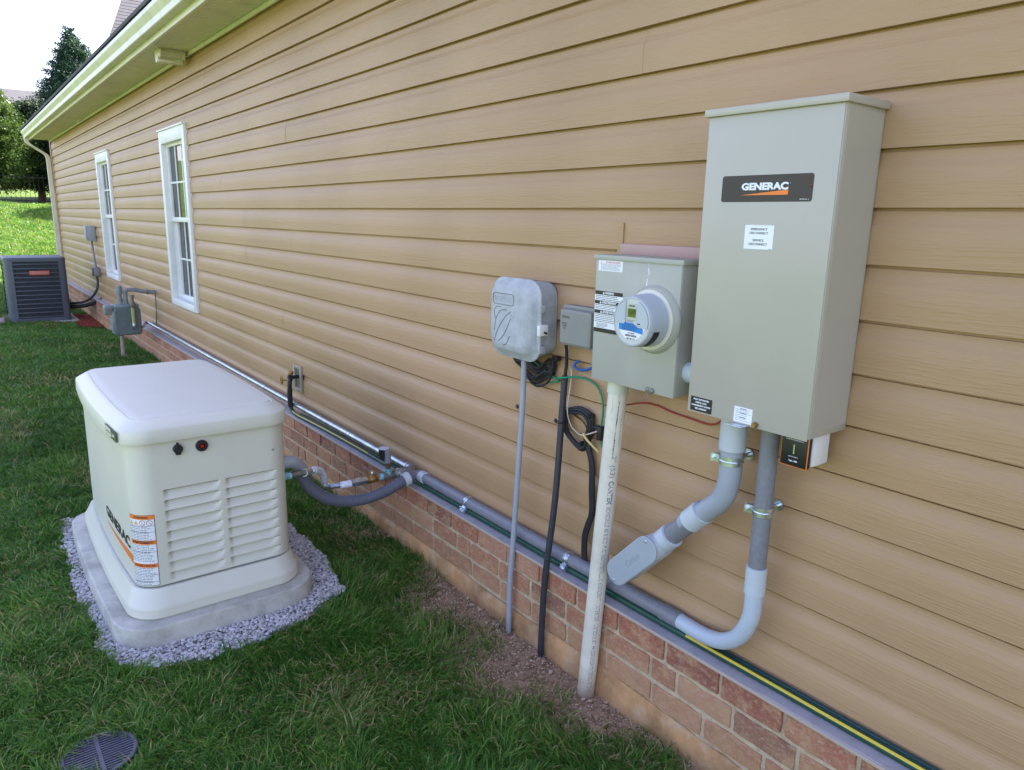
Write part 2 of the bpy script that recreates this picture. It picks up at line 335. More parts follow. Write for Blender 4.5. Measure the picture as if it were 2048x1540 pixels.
# ------------------------------------------------------------------ terrain
def sstep(a, b, x):
    t = np.clip((np.asarray(x, float)-a)/(b-a), 0, 1); return t*t*(3-2*t)
def gz(x, y):
    x = np.asarray(x, float); y = np.asarray(y, float)
    z = .07+.065*sstep(0, .8, -x)+.07*sstep(5, 8.5, y)*(1-sstep(9.3, 11.6, y))+.02*sstep(2, 3, y)*(1-sstep(9.3, 11.6, y))
    d = y-16.2+.0*x
    z = z+.195*(np.sqrt(d*d+2.5)+d)/2*(1-sstep(24.2, 27.5, y))+sstep(24.2, 27.5, y)*(1.66+.066*(y-26))
    z = z+.012*np.sin(x*1.7+y*.9)*sstep(.3, 2, -x)*.5
    z = z+sstep(4, 14, -x)*.8
    return z
def pnoise(x, y, sc, seed=0):
    r = np.random.default_rng(seed); g = r.random((64, 64)); X = np.asarray(x)*sc; Y = np.asarray(y)*sc
    xi = np.floor(X).astype(int); yi = np.floor(Y).astype(int); fx = X-xi; fy = Y-yi; fx = fx*fx*(3-2*fx); fy = fy*fy*(3-2*fy)
    q = lambda a, b: g[a % 64, b % 64]
    return (q(xi, yi)*(1-fx)+q(xi+1, yi)*fx)*(1-fy)+(q(xi, yi+1)*(1-fx)+q(xi+1, yi+1)*fx)*fy
def bare(x, y):
    """1 where soil shows"""
    n = .6*pnoise(x, y, 3.3, 3)+.4*pnoise(x, y, 11, 4)
    e = sstep(.30, .06, -np.asarray(x))*(np.asarray(y) < 16)                     # close to the wall
    k = np.clip(e*1.1*(.35+n)*(1-.75*sstep(2.4, 3.4, y))-.38, 0, 1)*1.5
    p = lambda cx, cy, r: np.exp(-(((x-cx)**2+(y-cy)**2)/r**2))
    k = k+1.1*p(-.24, 1.86, .24)*(.4+n)+.9*p(-.20, 1.50, .17)*(.4+n)+.8*p(-.22, 2.35, .22)*(.35+n)+.7*p(-.14, 1.15, .12)*(.4+n)+.7*p(-.18, 3.1, .30)*n+.6*p(-.15, 2.5, .2)*n+.35*p(-1.35, 2.35, .1)
    k = k+.35*sstep(.62, .8, pnoise(x, y, 1.7, 9))*sstep(.45, .7, n)*(np.asarray(y) < 14)
    return np.clip(k, 0, 1)
gxs = np.concatenate([-np.geomspace(4, 160, 40)[::-1], np.arange(-3.9, -2, .15), np.arange(-2, .3, .04), np.arange(.4, 3, .3), np.geomspace(3.2, 160, 30)])
gys = np.concatenate([-np.geomspace(1, 60, 20)[::-1], np.arange(-.8, .8, .2), np.arange(.8, 4.5, .04), np.arange(4.6, 13, .12), np.arange(13.2, 32, .3), np.geomspace(32.5, 400, 40)])
GX, GY = np.meshgrid(gxs, gys, indexing='ij'); GZ = gz(GX, GY)+.012*(pnoise(GX, GY, 9, 5)-.5)*(np.abs(GY) < 14)
nx, ny = GX.shape; idx = np.arange(nx*ny).reshape(nx, ny)
V = np.stack([GX, GY, GZ], -1).reshape(-1, 3); F = np.stack([idx[:-1, :-1], idx[1:, :-1], idx[1:, 1:], idx[:-1, 1:]], -1).reshape(-1, 4)
arrmesh('ground', V, F, M['ground'], attr=np.clip(bare(GX, GY)*1.8, 0, 1).ravel(), smooth=True, kind='structure')

# ------------------------------------------------------------------ grass
GRAVEL = [(-1.447, 3.815), (-1.45, 3.566), (-1.465, 3.25), (-1.441, 2.91), (-1.447, 2.754), (-1.439, 2.618), (-1.331, 2.506), (-1.181, 2.451), (-.97, 2.452), (-.754, 2.509), (-.568, 2.616), (-.509, 2.906), (-.493, 3.149), (-.501, 3.308), (-.53, 4.05), (-1.42, 4.1)]
def inpoly(x, y, P):
    ins = np.zeros(len(x), bool); n = len(P)
    for i in range(n):
        (x1, y1), (x2, y2) = P[i], P[(i+1) % n]
        c_ = ((y1 > y) != (y2 > y)) & (x < (x2-x1)*(y-y1)/(y2-y1+1e-12)+x1); ins ^= c_
    return ins
DR = (-1.536, 2.150, .10)
def blades(n, x0, x1, y0, y1, L, W, far=False, bright=0):
    x = rng.uniform(x0, x1, n); y = rng.uniform(y0, y1, n)
    keep = (x < -.085) | (y > 16.35)
    if not far:
        jx = x+.035*(pnoise(x, y, 22, 20)-.5); jy = y+.035*(pnoise(x, y, 22, 21)-.5)
        keep &= ~inpoly(jx, jy, GRAVEL); keep &= ((x-DR[0])**2+(y-DR[1])**2) > DR[2]**2*(.75+.3*rng.random(n))
        keep &= rng.random(n) > bare(x, y)*1.05
        keep &= rng.random(n) < .45+.8*pnoise(x, y, 14, 30)
        keep &= ~((x > -1.22) & (x < .1) & (y > 12.08) & (y < 13.1)) & ~((x > -.40) & (y > 11.5) & (y < 13.1))
    x = x[keep]; y = y[keep]; n = len(x); z = gz(x, y)-.004
    cl = pnoise(x, y, 8, 41); lean = pnoise(x, y, 5, 42)*6.28*2+rng.normal(0, 1.1, n)
    ln = L*(.55+.9*rng.random(n))*(.7+.6*cl); wd = W*(.6+.8*rng.random(n))
    tilt = np.clip(rng.normal(.75, .38, n), .1, 1.45); cur = rng.uniform(.1, .7, n)
    dx, dy = np.cos(lean), np.sin(lean); fa = rng.uniform(0, 6.28, n); sx, sy = np.cos(fa), np.sin(fa)
    lev = [(0, 1.), (.55, .8), (1, .08)] if not far else [(0, 1.), (1, .25)]
    vs = []
    for t, ww in lev:
        a = tilt+cur*t; r_ = ln*t*np.sin(a*(.55+.45*t)); h = ln*t*np.cos(a*(.55+.45*t))
        px = x+dx*r_; py = y+dy*r_; pz = z+np.maximum(h, .002)
        for sg in (-1, 1): vs.append(np.stack([px+sg*sx*wd*ww/2, py+sg*sy*wd*ww/2, pz], -1))
    k = len(vs); V = np.stack(vs, 1).reshape(-1, 3); base = np.arange(n)[:, None]*k; F = []
    for i in range(len(lev)-1): F.append(base+np.array([2*i, 2*i+1, 2*i+3, 2*i+2]))
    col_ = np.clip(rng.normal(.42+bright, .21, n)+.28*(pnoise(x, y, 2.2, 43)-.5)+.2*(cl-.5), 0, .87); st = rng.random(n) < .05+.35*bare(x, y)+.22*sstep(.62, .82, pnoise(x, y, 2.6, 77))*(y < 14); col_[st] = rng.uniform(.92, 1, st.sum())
    return V, np.concatenate(F), np.repeat(col_, k)
def join(parts):
    V, F, A, o = [], [], [], 0
    for v, f, a in parts: V.append(v); F.append(f+o); A.append(a); o += len(v)
    return np.concatenate(V), np.concatenate(F), np.concatenate(A)
g = join([blades(190000, -1.85, -.08, .9, 3.2, .055, .0040), blades(150000, -1.85, -.08, 3.2, 6.5, .050, .0050), blades(120000, -1.9, -.08, 6.5, 16.3, .045, .008)])
arrmesh('grass', *g[:2], M['grass'], attr=g[2], label='shaded mown lawn grass beside the tan house wall', cat='grass', kind='stuff')
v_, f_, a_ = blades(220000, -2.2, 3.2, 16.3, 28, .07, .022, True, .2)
arrmesh('grass', v_, f_, M['grass'], attr=a_, label='sunlit bright green grass on the slope beyond the house corner', cat='grass', kind='stuff')

# ------------------------------------------------------------------ gravel, mulch
def stones(n, sampler, size, zf, flat=.6):
    bm = bmesh.new(); bmesh.ops.create_icosphere(bm, subdivisions=1, radius=1); bv = np.array([v.co[:] for v in bm.verts]); bf = np.array([[v.index for v in f.verts] for f in bm.faces]); bm.free()
    x, y = sampler(n); n = len(x); k = len(bv)
    base = bv[None]*(1+rng.uniform(-.28, .28, (n, k, 1))); sc = size*rng.uniform(.5, 1.25, (n, 1, 1))*np.stack([rng.uniform(.7, 1.25, n), rng.uniform(.6, 1.0, n), np.full(n, flat)], -1)[:, None, :]
    base = base*sc; a = rng.uniform(0, 6.28, n); t = rng.normal(0, .35, n); ca, sa, ct, st = [q[:, None] for q in (np.cos(a), np.sin(a), np.cos(t), np.sin(t))]
    X, Y, Z = base[..., 0], base[..., 1], base[..., 2]; Y, Z = Y*ct-Z*st, Y*st+Z*ct; X, Y = X*ca-Y*sa, X*sa+Y*ca
    V = np.stack([X+x[:, None], Y+y[:, None], Z+(zf(x, y)+rng.uniform(-.004, .008, n))[:, None]], -1).reshape(-1, 3)
    F = (bf[None]+np.arange(n)[:, None, None]*k).reshape(-1, 3); return V, F, np.repeat(np.clip(rng.normal(.55, .2, n), 0, 1), k)
def samp_gravel(n):
    x = rng.uniform(-1.5, -.45, n); y = rng.uniform(2.4, 4.15, n)
    jx = x+.03*(pnoise(x, y, 22, 20)-.5); jy = y+.03*(pnoise(x, y, 22, 21)-.5)
    k = inpoly(jx, jy, GRAVEL) & ~((x > -1.34) & (x < -.71) & (y > 2.68) & (y < 3.95)); x, y = x[k], y[k]; return x, y
v_, f_, a_ = stones(38000, samp_gravel, .0073, lambda x, y: np.full(len(x), .168))
arrmesh('gravel', v_, f_, M['pebble'], attr=a_, smooth=False, label='pale grey crushed gravel ring around the concrete generator pad', cat='gravel', kind='stuff')
MB().add([(x, y, .162) for x, y in GRAVEL], [list(range(len(GRAVEL)))]).build('gravel_bed', M['pebble'], kind='structure')
def samp_soil(n):
    x = rng.uniform(-.75, -.088, n); y = rng.uniform(.9, 4.2, n); k = rng.random(n) < bare(x, y)**1.3; return x[k], y[k]
v_, f_, a_ = stones(30000, samp_soil, .0034, lambda x, y: gz(x, y)+.012*(pnoise(x, y, 9, 5)-.5)+.002, .7)
v2, f2, a2 = stones(1500, samp_soil, .0085, lambda x, y: gz(x, y)+.012*(pnoise(x, y, 9, 5)-.5)+.003, .6)
M['clods'] = attr_mat('soil_crumbs', [(0, (.18, .11, .07)), (.6, (.44, .30, .19)), (1, (.62, .50, .38))], .95)
arrmesh('soil_crumbs', np.concatenate([v_, v2]), np.concatenate([f_, f2+len(v_)]), M['clods'], attr=np.concatenate([a_, a2]), label='crumbly reddish bare soil and clods along the brick base', cat='soil', kind='stuff')
def samp_mulch(n): return rng.uniform(-.37, -.09, n), rng.uniform(11.55, 12.95, n)
v_, f_, a_ = stones(3600, samp_mulch, .018, lambda x, y: gz(x, y)+.016, .35)
arrmesh('mulch', v_, f_, M['mulch'], attr=a_, label='patch of red mulch beside the air conditioner', cat='mulch', kind='stuff')

# ------------------------------------------------------------------ house
YA, YB = -7.0, 16.25
house = empty('house', (0, 4, 0), 'tan vinyl sided house with low brick foundation and white eaves', 'house')
E_ = .13; Z0 = 1.7462724
WINS = [(6.80, 7.71), (10.455, 11.38)]; WZ = (.835, 2.435)
seg = MB()
prof = []
k = 10
z = Z0+10*E_
# one course, butt edge at zb, next butt below: recess under the lap, cove, flat
def course(zt):
    return [(.020, zt), (.020, zt-.0078), (.0120, zt-.0082), (.0114, zt-.018), (.0084, zt-.031), (.0030, zt-.0425), (.0012, zt-.0465), (0.0005, zt-.090), (0, zt-.1300), (.0030, zt-.1302), (.0200, zt-.1300)]
seams = {}
SE = [(2.28, 0), (3.134, -2), (3.733, -5), (3.733, -6), (1.61, 4), (1.198, -8)]
for k in range(-9, 10):
    zt = Z0+k*E_; zlo = zt-E_
    if k == -9: pass
    rows = [(-.0, YA, YB)]
    cuts = [YA]
    if zlo < WZ[1] and zt > WZ[0]:
        spans = [(YA, WINS[0][0]+.02, 0), (WINS[0][1]-.02, WINS[1][0]+.02, 0), (WINS[1][1]-.02, YB, 0)]
        if zlo < WZ[0]: spans += [(a+.0201, b-.0201, -1) for a, b in WINS]
        if zt > WZ[1]: spans += [(a+.0201, b-.0201, 1) for a, b in WINS]
    else: spans = [(YA, YB, 0)]
    r_ = random.Random(k*7+3)
    js = sorted([y for y, kk in SE if kk == k] + [r_.uniform(-6, 0), 4.3+r_.uniform(0, 2), 8+r_.uniform(0, 1.5), 12+r_.uniform(0, 3)])
    for a, b, clip in spans:
        ys = [a]+[j for j in js if a+.1 < j < b-.1]+[b]
        for i in range(len(ys)-1):
            off = -.0011*(i % 2); pr = course(zt)
            if clip < 0: pr = [(x, min(q, WZ[0]+.02)) for x, q in pr]
            if clip > 0: pr = [(x, max(q, WZ[1]-.02)) for x, q in pr]
            sub = np.linspace(ys[i], ys[i+1], max(2, int((ys[i+1]-ys[i])/.8)+2))
            loops = [[(x+off+.0007*math.sin(y*2.1+k), y, zz+.0006*math.sin(y*3.3+k*2)) for x, zz in pr] for y in sub]
            seg.loft(loops, closed=False)
            e = [(x+off, ys[i+1], zz) for x, zz in pr]
            if not clip: seg.add([(.0205, ys[i+1], zt)]+e, [list(range(len(e)+1))])
ob = seg.build('siding', M['siding'], house)
MB().box(.0195, .10, YA, YB, .30, 2.95).build('wall', M['siding'], house) if False else None
# sheathing behind the laps with holes left at the windows
wl = MB()
for a, b, z0, z1 in [(YA, 6.82, .30, 2.955), (7.69, 10.475, .30, 2.955), (11.36, YB-.02, .30, 2.955), (6.82, 7.69, .30, .86), (6.82, 7.69, 2.41, 2.955), (10.475, 11.36, .30, .86), (10.475, 11.36, 2.41, 2.955)]:
    wl.box(.0215, .12, a, b, z0, z1)
wl.box(.12, 9, YB-.25, YB-.02, .2, 3); wl.box(.12, 9, YA, YA+.2, .2, 3)
wl.build('wall', M['siding'], house)
MB().box(-.004, .014, YA, YB, .4475, .460).box(-.012, -.004, YA, YB, .4475, .4535).build('starter_strip', plain('mauve_strip', (.50, .36, .29), .5), house)
MB().box(-.014, .03, YB-.075, YB+.01, .44, 2.955, .002).build('corner_post', M['siding'], house)
MB().box(-.016, .0005, YA, YB-.08, 2.925, 2.953, .003).build('frieze_trim', M['trimw'], house)

# brick foundation: real bricks in a mortar bed
def brick_box(cx, y0, y1, z0, z1, rnd, V, F, A):
    x0 = cx-rnd.uniform(0, .004); n = len(V); ny, nz = max(3, int((y1-y0)/.022)), 4; ol = []
    for i in range(ny): ol.append((y0+(y1-y0)*i/ny, z0))
    for i in range(nz): ol.append((y1, z0+(z1-z0)*i/nz))
    for i in range(ny): ol.append((y1-(y1-y0)*i/ny, z1))
    for i in range(nz): ol.append((y0, z1-(z1-z0)*i/nz))
    cy, cz = (y0+y1)/2, (z0+z1)/2; k = len(ol)
    J = [(rnd.uniform(-.0015, .0015), rnd.uniform(-.0013, .0013)) for _ in ol]
    for q in (0, ny, ny+nz, 2*ny+nz): J[q] = (J[q][0]-.0015*math.copysign(1, ol[q][0]-cy), J[q][1]-.0015*math.copysign(1, ol[q][1]-cz))
    for x, ins in ((.02+cx, 0), (x0+.0040, 0), (x0+.0010, .0012), (x0, .0038)):
        for (y, z), (a, b) in zip(ol, J): V.append((x+rnd.uniform(-.0004, .0004), y+a-math.copysign(min(ins, abs(y-cy)), y-cy), z+b-math.copysign(min(ins, abs(z-cz)), z-cz)))
    V.append((x0-.0003, cy, cz)); c_ = n+4*k
    for q in range(3):
        for i in range(k): F.append((n+q*k+i, n+q*k+(i+1) % k, n+(q+1)*k+(i+1) % k, n+(q+1)*k+i))
    for i in range(0, k, 2): F.append((n+3*k+i, n+3*k+(i+1) % k, n+3*k+(i+2) % k, c_))
    A += [rnd.random()]*(4*k+1)
V, F, A = [], [], []; rb = random.Random(5)
for (z0, z1, ph, cx) in ((.355, .434, .070, -.0755), (.270, .340, .003, -.072), (.186, .255, .09, -.073)):
    y = YA+ph
    tops = None
    while y < YB:
        L = .1935
        if z0 < .3 and rb.random() < .14: L = .095
        brick_box(cx, y, min(y+L, YB), z0, z1, rb, V, F, A); y += L+.0125
A = np.clip(np.array(A)*.8+.1, 0, 1)
me = arrmesh('brick', np.array(V), np.array(F), M['brick'], attr=A, parent=house); me.name = 'brick_courses'
mo = MB(); ys = np.linspace(YA, YB, 500)
mo.loft([[(-.0685+.0012*math.sin(y*37)+.001*math.sin(y*91)+.0008*math.sin(y*230+zz*900), y, zz) for zz in (.17, .26, .3, .345, .437)] for y in ys], closed=False)
mo.box(-.055, .12, YA, YB, .17, .437); mo.build('mortar_bed', M['mortar'], house)
ft = MB(); rf = random.Random(3); loops = []
for y in np.linspace(YA, YB, 260):
    h = .178+.010*math.sin(y*5)+rf.uniform(-.004, .004); loops.append([(-.05, y, h+.004), (-.074, y, h), (-.086+rf.uniform(-.003, .003), y, h-.016), (-.088+rf.uniform(-.003, .003), y, .10), (-.092, y, -.15)])
ft.loft(loops, closed=False); ft.build('footing', M['footing'], house)
MB().box(.05, .12, YA, YB, -.1, .3).build('foundation_core', M['mortar'], house)
lc = MB()
for a, b, dz in ((YA, .975, 0), (.976, 3.9, -.0016), (3.901, 7.5, 0), (7.501, 11.1, -.0016), (11.101, YB, 0)):
    lc.loft([[(.0135, y, .4465+dz), (-.079+dz, y, .4445+dz), (-.0825+dz, y, .4425+dz), (-.083+dz, y, .4340), (-.076, y, .4340), (-.076, y, .4375+dz), (.0135, y, .4375+dz)] for y in (a, b)], closed=True, capa=True, capb=True, smooth=False)
lc.build('ledge_cap', [M['ledge']], house)
MB().box(-.0862, -.0848, YA, YB, .4335, .4440, .0005).build('lit_ledge_lip', plain('lit_lip_tan', (.46, .38, .31), .5), house)  # thin strip over the cap's front edge; frontal light put into its tan colour

# windows
def window(y0, y1):
    w_ = MB()
    z0, z1 = WZ
    w_.box(-.022, .03, y0, y0+.075, z0, z1, .003); w_.box(-.022, .03, y1-.075, y1, z0, z1, .003)
    w_.box(-.022, .03, y0+.0755, y1-.0755, z1-.11, z1, .003); w_.box(-.034, .03, y0-.012, y1+.012, z1+.0005, z1+.016, .003)
    w_.box(-.026, .03, y0+.0755, y1-.0755, z0, z0+.062, .003)
    wf = w_.build('window', M['white'], house)
    r_ = MB(); r_.box(.0305, .115, y0+.05, y0+.074, z0+.05, z1-.05); r_.box(.0305, .115, y1-.074, y1-.05, z0+.05, z1-.05); r_.box(.0305, .115, y0+.075, y1-.075, z1-.10, z1-.07); r_.box(.0305, .115, y0+.075, y1-.075, z0+.03, z0+.06)
    r_.build('frame', M['white'], wf)
    zm = 1.64
    def sash(x, za, zb, nm):
        m_ = MB(); ya, yb = y0+.075, y1-.075; t = .036
        m_.box(x, x+.03, ya, ya+t, za, zb, .002); m_.box(x, x+.03, yb-t, yb, za, zb, .002); m_.box(x, x+.03, ya+t+.0003, yb-t-.0003, zb-t, zb, .002); m_.box(x, x+.03, ya+t+.0003, yb-t-.0003, za, za+t+.006, .002)
        for i in (1, 2): yy = ya+t+(yb-ya-2*t)*i/3; m_.box(x+.010, x+.018, yy-.008, yy+.008, za+t, zb-t)
        zz = (za+zb)/2; m_.box(x+.0095, x+.0185, ya+t, yb-t, zz-.008, zz+.008)
        m_.build('sash', M['white'], wf)
        MB().box(x+.021, x+.0225, ya+t, yb-t, za+t, zb-t).build('glass', M['glass'], wf)
    sash(.022, zm-.018, z1-.102, 'u'); sash(.056, z0+.056, zm+.018, 'l')
    c_ = MB(); yy = np.linspace(y0+.45, y1-.05, 40); c_.loft([[(.17+.012*math.sin(y*70), y, z0+.02), (.17+.012*math.sin(y*70), y, z1)] for y in yy], closed=False); c_.build('curtain', M['curtain'], wf)
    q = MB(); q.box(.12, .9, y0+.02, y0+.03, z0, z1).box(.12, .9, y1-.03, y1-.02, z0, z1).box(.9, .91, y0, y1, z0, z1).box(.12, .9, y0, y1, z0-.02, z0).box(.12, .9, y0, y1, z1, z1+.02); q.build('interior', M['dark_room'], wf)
for a in WINS: window(*a)

# eave: soffit, fascia, gutter, roof
sf = MB()
sf.loft([[(.014, y, 2.956), (-.298, y, 2.956), (-.298, y, 2.975), (.014, y, 2.975)] for y in (YA, YB)], capa=True, capb=True, smooth=False)
yy = YA
while yy < YB-.02: sf.box(-.296, -.002, yy, yy+.010, 2.9535, 2.9558); yy += .058
sf.build('soffit', M['trimw'], house)
MB().box(-.325, -.300, YA, YB, 2.938, 3.10, .002).build('fascia', M['trimw'], house)
gu = MB(); GP = [(-.326, 3.112), (-.326, 2.992), (-.385, 2.985), (-.392, 2.990), (-.395, 3.03), (-.415, 3.06), (-.424, 3.075), (-.424, 3.104), (-.418, 3.110), (-.412, 3.104), (-.412, 3.08), (-.384, 3.04), (-.380, 2.997), (-.333, 3.002), (-.333, 3.110)]
gu.loft([[(x, y, zz-.0008*(y-YA)) for x, zz in GP] for y in (YA, YB+.10)], capa=True, capb=True, smooth=False)
gu.build('gutter', M['trimw'], house)
rf_ = MB(); sl = .42
for i in range(28):
    x0 = -.428+i*.16; rf_.loft([[(x0, y, 3.138+(x0+.428)*sl), (x0+.185, y, 3.138+(x0+.613)*sl-.006), (x0+.185, y, 3.11+(x0+.613)*sl-.008), (x0, y, 3.114+(x0+.428)*sl-.004)] for y in (YA, YB+.06)], capa=True, capb=True, smooth=False)
rf_.add([(4.15, YA, 5.05), (9, YA, 3.1), (9, YB, 3.1), (4.15, YB, 5.05)], [(0, 1, 2, 3)])
rf_.build('roof', M['roof'], house)
ur = MB()   # steep upper roof seen over the eave
e = Vector((.45, .92, .92)); A0 = Vector((.70, 14, 4.335)); lo = A0-e*.35; hi = A0+e*4
rows = 60
for i in range(rows):
    p = lo+(hi-lo)*(i/rows); q = lo+(hi-lo)*((i+1)/rows); ur.add([p+Vector((0, -.003, .002)), p+Vector((9, -.003, .002)), q+Vector((9, .0, 0)), q], [(0, 1, 2, 3)])
    ur.add([p, p+Vector((9, 0, 0)), p+Vector((9, -.003, .002)), p+Vector((0, -.003, .002))], [(0, 1, 2, 3)])
ur.add([lo, hi, hi+Vector((6, 6, 0)), lo+Vector((6, 6, 0))], [(0, 1, 2, 3)])
ur.build('upper_roof', mat('pale_grey_shingle', (.085, .085, .095), .9, var=.12, vscale=9), house)
ds = MB()
def rect_pipe(mb, pts, hx, hy):
    loops = []
    for p in pts: loops.append([(p[0]-hx, p[1]-hy, p[2]), (p[0]+hx, p[1]-hy, p[2]), (p[0]+hx, p[1]+hy, p[2]), (p[0]-hx, p[1]+hy, p[2])])
    mb.loft(loops, capa=True, capb=True, smooth=False)
rect_pipe(ds, spline([(-.36, 16.27, 2.985), (-.36, 16.27, 2.93), (-.335, 16.27, 2.875), (-.11, 16.27, 2.72), (-.065, 16.27, 2.67), (-.055, 16.27, 2.60)], 4)+[Vector((-.05, 16.27, .45)), Vector((-.055, 16.27, .30))], .032, .042)
ds.build('downspout', M['trimw'], house)
# mounting block behind the meter box
MB().box(-.020, .0, 1.255, 1.648, 1.600, 1.636, .003).build('mounting_block', M['pink'], house)
MB().box(-.006, .0, 1.649, 1.672, 1.42, 1.70).build('vinyl_trim', M['siding'], house)

# ------------------------------------------------------------------ caged fixture and hook under the soffit
fx = empty('caged_fixture', (-.15, 6.25, 2.95), 'small white caged box fixture mounted under the soffit', 'fixture')
b_ = MB()
for x in (-.285, -.06):
    b_.add([(x+d, y, z) for d in (0, .008) for y, z in ((6.08, 2.952), (6.02, 2.93), (6.05, 2.855), (6.11, 2.885), (6.15, 2.83), (6.22, 2.825), (6.26, 2.952))],
           [(6, 5, 4, 3, 2, 1, 0), (7, 8, 9, 10, 11, 12, 13)]+[(i, (i+1) % 7, 7+(i+1) % 7, 7+i) for i in range(7)])
b_.build('end_plate', M['trimw'], fx)
g_ = MB()
for i in range(12): x = -.275+i*.0185; g_.tube(spline([(x, 6.08, 2.95), (x, 6.025, 2.93), (x, 6.03, 2.89), (x, 6.055, 2.86)], 3), .0028, 5)
for y, z in ((6.028, 2.935), (6.022, 2.905), (6.035, 2.875)): g_.rod((-.28, y, z), (-.06, y, z), .0028, 6)
g_.build('cage', M['trimw'], fx)
MB().box(-.277, -.06, 6.12, 6.23, 2.826, 2.850, .004).box(-.277, -.06, 6.12, 6.24, 2.89, 2.9525).build('tray', M['trimw'], fx)
fx.location = (-.120, 6.66, 2.952); fx.scale = (.80, .80, .72)
MB().tube(spline([(-.045, 12.0, 2.955), (-.05, 12.0, 2.92), (-.075, 12.0, 2.905), (-.10, 12.0, 2.92)], 5), .008, 8).build('hook', M['trimw'], label='tiny white hook under the soffit near the house corner', cat='hook')

# ------------------------------------------------------------------ generator
def rr_loop(x0, x1, y0, y1, r, z, bulge=0., nf=40, ns=14, nc=10, zsag=0.):
    """counter-clockwise; front side (y0) first from x0+r to x1-r"""
    P = []
    L = y1-y0; 
    def bx(y): t = (y-y0)/L; return bulge*max(0, 1-(2*t-1)**2)
    for i in range(nf): P.append((x0+r+(x1-x0-2*r)*i/(nf-1), y0, z))
    for i in range(1, nc): a = -math.pi/2+math.pi/2*i/nc; P.append((x1-r+r*math.cos(a), y0+r+r*math.sin(a), z))
    for i in range(ns): P.append((x1, y0+r+(L-2*r)*i/(ns-1), z))
    for i in range(1, nc): a = math.pi/2*i/nc; P.append((x1-r+r*math.cos(a), y1-r+r*math.sin(a), z))
    for i in range(6): P.append((x1-r-(x1-x0-2*r)*i/5, y1, z))
    for i in range(1, nc): a = math.pi/2+math.pi/2*i/nc; P.append((x0+r+r*math.cos(a), y1-r+r*math.sin(a), z))
    for i in range(ns): P.append((x0, y1-r-(L-2*r)*i/(ns-1), z))
    for i in range(1, nc): a = math.pi+math.pi/2*i/nc; P.append((x0+r+r*math.cos(a), y0+r+r*math.sin(a), z))
    out = []
    xm = (x0+x1)/2
    for x, y, z_ in P:
        s_ = (x-xm)/((x1-x0)/2); b2 = bx(y)*(1 if s_ > 0 else -1)*min(1, abs(s_)**4)
        zz = z_-(zsag*max(0, 1-(2*(y-y0)/L-1)**2)*min(1, abs(s_)**6) if zsag else 0)
        out.append((x+b2, y, zz))
    return out
GXY = (-1.340, -.702, 2.670, 3.90)
MBp = MB(); px0, px1, py0, py1 = -1.392, -.662, 2.612, 3.97
MBp.loft([rr_loop(px0, px1, py0, py1, .14, .05, .02), rr_loop(px0, px1, py0, py1, .14, .236, .02), rr_loop(px0+.002, px1-.002, py0+.002, py1-.002, .138, .242, .02), rr_loop(px0+.008, px1-.008, py0+.008, py1-.008, .132, .2455, .02)], capb=True)
MBp.build('concrete_pad', M['concrete'], label='grey rounded concrete pad under the generator', cat='pad')
gen = empty('generator', (-1.02, 3.28, .2455), 'cream metal standby generator with louvered front on a concrete pad', 'generator')
x0, x1, y0, y1 = GXY
bs = MB(); bl = .018
bs.loft([rr_loop(x0+.006, x1-.006, y0+.006, y1-.006, .105, .2455, bl), rr_loop(x0+.006, x1-.006, y0+.006, y1-.006, .105, .252, bl), rr_loop(x0, x1, y0, y1, .11, .2525, bl), rr_loop(x0, x1, y0, y1, .11, .280, bl), rr_loop(x0+.001, x1-.001, y0+.001, y1-.001, .11, .288, bl),
         rr_loop(x0+.004, x1-.004, y0+.004, y1-.004, .11, .294, bl), rr_loop(x0+.010, x1-.010, y0+.012, y1-.012, .105, .305, bl), rr_loop(x0+.026, x1-.020, y0+.040, y1-.040, .10, .3475, bl), rr_loop(x0+.075, x1-.065, y0+.090, y1-.09, .06, .346, bl)], capa=True, capb=True)
bs.build('base', M['beige'], gen)
bx0, bx1, by0, by1 = -1.300, -.728, 2.722, 3.85
zl = [.3495, .354, .36]
tops = [.7195-.0405*i for i in range(9)]
zz = set([.3525, .356, .36])
for t in tops:
    zz.add(round(t+.0006, 5)); zz.add(round(t-.0004, 5))
    for j in range(1, 9): zz.add(round(t-.0375*j/8.0, 5))
    zz.add(round(t-.0067, 5)); zz.add(round(t-.0061, 5))
zz |= {.73, .745, .80, .85, .90, .915}
LV = [(-1.200, -.996), (-.981, -.783)]
def lou(x, z):
    for t in tops:
        if t-.0375 <= z <= t-.0003:
            f = (z-(t-.0375))/.0372
            for a, b in LV:
                if a < x < b:
                    el = min(1, (x-a)/.022); er = min(1, (b-x)/(.012+.05*(1-f)))
                    m_ = lambda q: q*q*(3-2*q)
                    e_ = m_(max(0, el))*m_(max(0, er)); return .020*f*e_ if f < .83 else (.020*f+.045*(1 if e_ > .6 else 0))*e_
    return 0
bd = MB(); loops = []
for z in sorted(zz):
    tp = .006*(z-.35)/.55
    L_ = rr_loop(bx0+tp*.5, bx1-tp*.2, by0+tp*.3, by1-tp, .075, z, .020, nf=150)
    loops.append([(x, y+(lou(x, z) if y < by0+.01 else 0), z_) for x, y, z_ in L_])
bd.loft(loops); ho = bd.build('housing', [M['beige'], plain('dark_vent', (.05, .05, .045), .8)], gen)
for p_ in ho.data.polygons:
    if p_.center.y+ho.location.y+3.28 > by0+.036 and p_.center.y+ho.location.y+3.28 < by0+.07 and -1.22 < p_.center.x+ho.location.x-1.02 < -.77 and .36 < p_.center.z+ho.location.z+.2455 < .73: p_.material_index = 1
ld = MB(); a0, a1, c0, c1 = bx0-.016, bx1+.012, by0-.020, by1+.02
